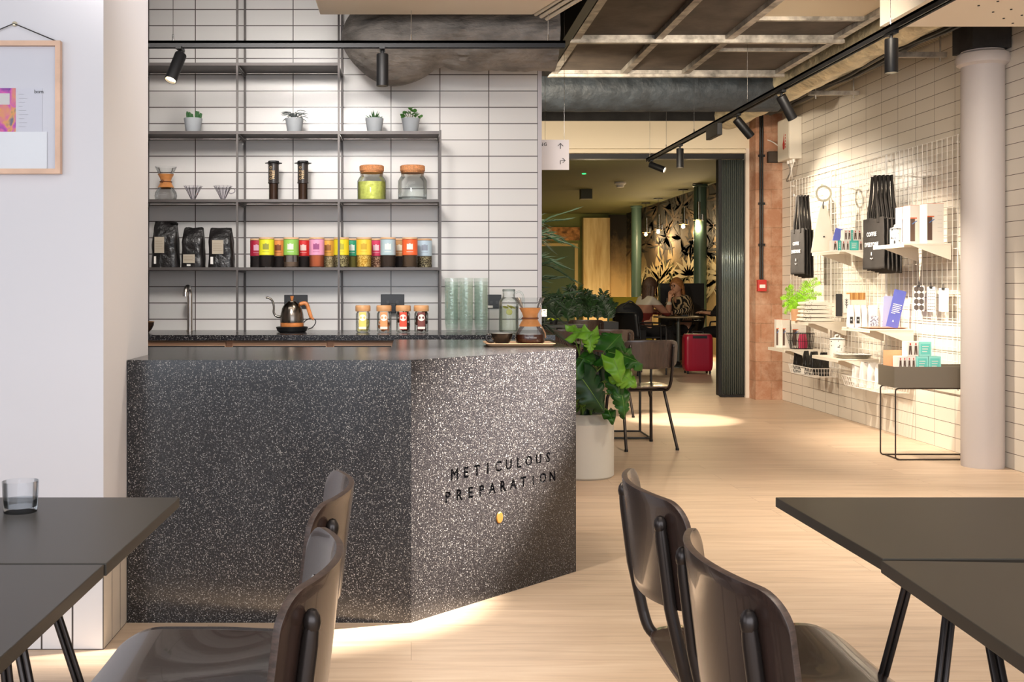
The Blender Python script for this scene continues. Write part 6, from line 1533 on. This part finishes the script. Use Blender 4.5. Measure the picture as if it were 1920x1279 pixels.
# ---------------------------------------------------------------- people
def skin(name, J, E, mat, parent, sub=2, root_i=0):
    """J: list of (point, radius or (rx, ry)); E: index pairs"""
    me = bpy.data.meshes.new(name); me.from_pydata([tuple(j[0]) for j in J], E, []); me.update()
    o = bpy.data.objects.new(name, me); COL.objects.link(o)
    o.modifiers.new('Skin', 'SKIN')
    if not me.skin_vertices: me.attributes  # created by the modifier on demand
    bpy.context.view_layer.objects.active = o
    sv = me.skin_vertices[0].data if me.skin_vertices else None
    if sv is None:
        with bpy.context.temp_override(object=o, active_object=o): bpy.ops.mesh.customdata_skin_add()
        sv = me.skin_vertices[0].data
    for i, j in enumerate(J):
        r = j[1] if isinstance(j[1], tuple) else (j[1], j[1]); sv[i].radius = r; sv[i].use_root = (i == root_i)
    s = o.modifiers.new('Sub', 'SUBSURF'); s.levels = sub; s.render_levels = sub
    bpy.context.view_layer.update()
    nm = bpy.data.meshes.new_from_object(o.evaluated_get(bpy.context.evaluated_depsgraph_get()))
    o.modifiers.clear(); o.data = nm; nm.materials.clear(); nm.materials.append(mat)
    nm.polygons.foreach_set('use_smooth', [True]*len(nm.polygons))
    if parent: o.parent = parent
    return o
M_skin = P('skin', (214,160,128), .55)
def person(label, loc, face, sh, el, wr, hair, hairlen, top, trousers, hipf=.02, look=0., lean=.0, glasses=False, sw2=None, sleeve=True):
    """local frame: sitting person facing +X; loc is the seat point on the floor, face = yaw"""
    t = thing('person', label, 'person', loc, face)
    hz = .50; hip = Vector((-.04,0,hz+.05)); chest = Vector((.02+lean*.5,0,hz+.40)); neck = Vector((.05+lean,0,hz+.555)); head = Vector((.075+lean*1.1,0,hz+.685))
    J = [(hip,(.125,.15)), (hip.lerp(chest,.5),(.10,.13)), (chest,(.11,.15)), (neck-Vector((0,0,.045)),(.06,.075)), (neck,(.045,.048)), (neck+Vector((.012,0,.045)),(.052,.055)), (head,(.085,.075)), (head+Vector((0,0,.07)),(.065,.06))]
    E = [(0,1),(1,2),(2,3),(3,4),(4,5),(5,6),(6,7)]
    def limb(start, pts):
        prev = start
        for p, r in pts: J.append((Vector(p), r)); E.append((prev, len(J)-1)); prev = len(J)-1
        return prev
    hands = []
    for i, s in enumerate((1, -1)):
        shp = Vector((neck.x-.03, s*.17, hz+.49)); e = Vector(el[i]); w_ = Vector(wr[i]); d = (w_-e).normalized()
        limb(2, [(shp,.058), (shp.lerp(e,.5),.046), (e,.038), (e.lerp(w_,.5),.034), (w_,.024), (w_+d*.05,(.032,.018))])
        k = len(J)-1; side = d.cross(Vector((0,0,1))); side = side.normalized() if side.length > .1 else Vector((0,1,0))
        for q in range(4):
            o_ = side*(.026-.0175*q); L_ = (.060,.072,.068,.054)[q]; up = Vector((0,0,-.012)) if abs(d.z) < .7 else Vector((.012,0,0))
            limb(k, [(w_+d*.082+o_, .0085), (w_+d*(.082+L_*.55)+o_*1.15+up*.5, .0078), (w_+d*(.082+L_)+o_*1.2+up*1.8, .006)])
        limb(k, [(w_+d*.045+side*.040, .010), (w_+d*.075+side*.058, .008)])
        hands.append(w_)
    for s in (1, -1):
        limb(0, [((.10,s*.09,hz+.02),.085), ((.40,s*.10,hz+.03),.060), ((.42,s*.10,.28),.052), ((.40,s*.10,.07),.036), ((.50,s*.11,.035),(.038,.028))])
    skin('body', J, E, M_skin, t)
    # face: turned by look
    R = Euler((0,0,look)).to_matrix().to_4x4(); hp = lambda x,y,z: head+(R @ Vector((x,y,z)))
    b = MB(); b.ball(hp(0,0,.005), .088, 10, R, sx=1.05, sy=.86, sz=1.28); b.ball(hp(.062,0,-.075), .034, 7, R, sy=1.1); b.tube([hp(.088,0,.03), hp(.108,0,-.008), hp(.112,0,-.02), hp(.092,0,-.03)], [.009,.011,.014,.008], 8)
    for s in (1,-1): b.ball(hp(-.005,s*.078,-.005), .02, 6, R, sy=.4, sz=1.4)
    b.build('face', M_skin, t)
    for s in (1,-1):
        MB().ball(hp(.086,s*.031,.018), .0105, 6, R).build('eye', P('eye_dark', (50,40,36), .3), t)
    MB().tube([hp(.09,-.026,-.052), hp(.096,0,-.050), hp(.09,.026,-.052)], [.003,.006,.003], 8).build('mouth', P('lips', (170,84,78), .5), t)
    if glasses:
        b = MB()
        for s in (1,-1): b.tube([hp(.104, s*.034+.026*math.cos(a), .016+.021*math.sin(a)) for a in [i*PI/8 for i in range(16)]], .0028, 5, closed=True)
        b.tube([hp(.104,-.008,.02), hp(.104,.008,.02)], .0025, 5); b.build('glasses', M_dark, t)
    # hair: cap and a fall down the back
    def cap(u, v):
        a = 2*PI*v; th = PI*u*.62; r = .106+.004*mn.noise((a*3, u*8, hairlen))
        front = max(0, math.cos(a)); th2 = th*(1-.42*front)
        return hp(-.012+r*math.sin(th2)*math.cos(a)*1.02, r*.90*math.sin(th2)*math.sin(a), .015+r*1.22*math.cos(th2))
    b = MB(); b.surf(cap, 18, 40)
    n = 18
    def fall(u, v):
        a = PI*.5+PI*v; w0 = 1+.25*u; z = .02-(hairlen+.05)*u
        return hp((-.015+.100*math.cos(a)*1.0-.03*u-.10*u*max(0,u-.3)), .098*w0*math.sin(a)*(1-.35*u*u)+.006*math.sin(v*40), z)
    b.surf(fall, 18, 40); b.build('hair', hair, t, solid=.012)
    # clothing shells over the same skeleton
    off = .014; JJ = [(hip-Vector((0,0,.03)),(.14,.165)), (hip.lerp(chest,.5),(.115,.145)), (chest,(.122,.162)), (neck-Vector((0,0,.03)),(.068,.085))]; EE = [(0,1),(1,2),(2,3)]
    for i, s in enumerate((1,-1)):
        shp = Vector((neck.x-.03, s*.17, hz+.49)); e = Vector(el[i]); w_ = Vector(wr[i])
        k = 2
        for p, r in ((shp,.074),(shp.lerp(e,.5),.060),(e,.052),(e.lerp(w_,.45),.046),(e.lerp(w_,.88),.036)): JJ.append((p,r)); EE.append((k,len(JJ)-1)); k = len(JJ)-1
    skin('sweater', JJ, EE, top, t)
    JJ = [(hip-Vector((0,0,.02)),(.140,.165)), (hip+Vector((0,0,.06)),(.125,.15))]; EE = [(0,1)]
    for s in (1,-1):
        k = 0
        for p, r in (((.10,s*.09,hz+.02),.10), ((.40,s*.10,hz+.03),.074), ((.42,s*.10,.28),.064), ((.405,s*.10,.10),.050)): JJ.append((Vector(p),r)); EE.append((k,len(JJ)-1)); k = len(JJ)-1
    skin('trousers', JJ, EE, trousers, t)
    for s in (1,-1): 
        b = MB(); b.ball((.47, s*.105, .045), .052, 8, sx=2.1, sy=.85, sz=.85); b.build('shoe', M_dark, t)
    return t
# sweaters
def band_mat(name, stops):
    m, nt, out = new_mat(name); pb = N(nt, 'ShaderNodeBsdfPrincipled', Roughness=.9); tc = N(nt, 'ShaderNodeTexCoord'); sp = N(nt, 'ShaderNodeSeparateXYZ'); nt.links.new(tc.outputs['Object'], sp.inputs[0])
    rp = N(nt, 'ShaderNodeValToRGB'); rp.color_ramp.interpolation = 'CONSTANT'; rp.color_ramp.elements[0].color = rgb(stops[0][1]); rp.color_ramp.elements[1].position = stops[1][0]; rp.color_ramp.elements[1].color = rgb(stops[1][1])
    for p_, c in stops[2:]: e = rp.color_ramp.elements.new(p_); e.color = rgb(c)
    nt.links.new(sp.outputs[2], rp.inputs[0]); nt.links.new(rp.outputs[0], pb.inputs['Base Color']); nt.links.new(pb.outputs[0], out.inputs[0]); return m
M_sw = band_mat('colour_block_sweater', [(0,(110,34,26)), (.80,(168,120,98)), (.92,(206,196,180))])
m, nt, out = new_mat('zebra'); pb = N(nt, 'ShaderNodeBsdfPrincipled', Roughness=.8); tc = N(nt, 'ShaderNodeTexCoord'); wv = N(nt, 'ShaderNodeTexWave', Scale=9.0, Distortion=6.0, Detail=1.5); nt.links.new(tc.outputs['Object'], wv.inputs['Vector'])
rp = N(nt, 'ShaderNodeValToRGB'); rp.color_ramp.interpolation = 'CONSTANT'; rp.color_ramp.elements[0].color = rgb((28,24,22)); rp.color_ramp.elements[1].position = .62; rp.color_ramp.elements[1].color = rgb((206,180,140)); nt.links.new(wv.outputs['Fac'], rp.inputs[0]); nt.links.new(rp.outputs[0], pb.inputs['Base Color']); nt.links.new(pb.outputs[0], out.inputs[0]); M_zeb = m
M_dk = P('dark_trousers', (26,24,26), .9)
person('person with long brown hair in a white and maroon sweater, sitting with one hand raised', (3.42, 15.95, 0), .25, None, [(.20,.30,.82),(.34,-.16,.77)], [(.44,.20,.80),(.40,-.10,1.00)], P('hair_brown', (74,52,38), .6, var=.3, vscale=30, stretch=(8,8,1)), .36, M_sw, M_dk, look=.35, lean=.06)
person('person with reddish blond hair, glasses and zebra-striped top, leaning on the table', (4.24, 16.60, 0), PI*1.13, None, [(.16,.28,.84),(.24,-.26,.80)], [(.42,.14,.79),(.44,-.22,.79)], P('hair_blond', (168,112,64), .6, var=.3, vscale=30, stretch=(8,8,1)), .24, M_zeb, M_dk, look=.25, lean=.10, glasses=True)
person('person with dark brown hair and dark top, half hidden by the folding door', (4.76, 16.0, 0), PI*.98, None, [(.16,.28,.78),(.20,-.28,.78)], [(.36,.12,.80),(.38,-.14,.80)], P('hair_dark', (56,38,28), .6, var=.3, vscale=30, stretch=(8,8,1)), .30, P('dark_top', (36,30,30), .9), M_dk, lean=.04)
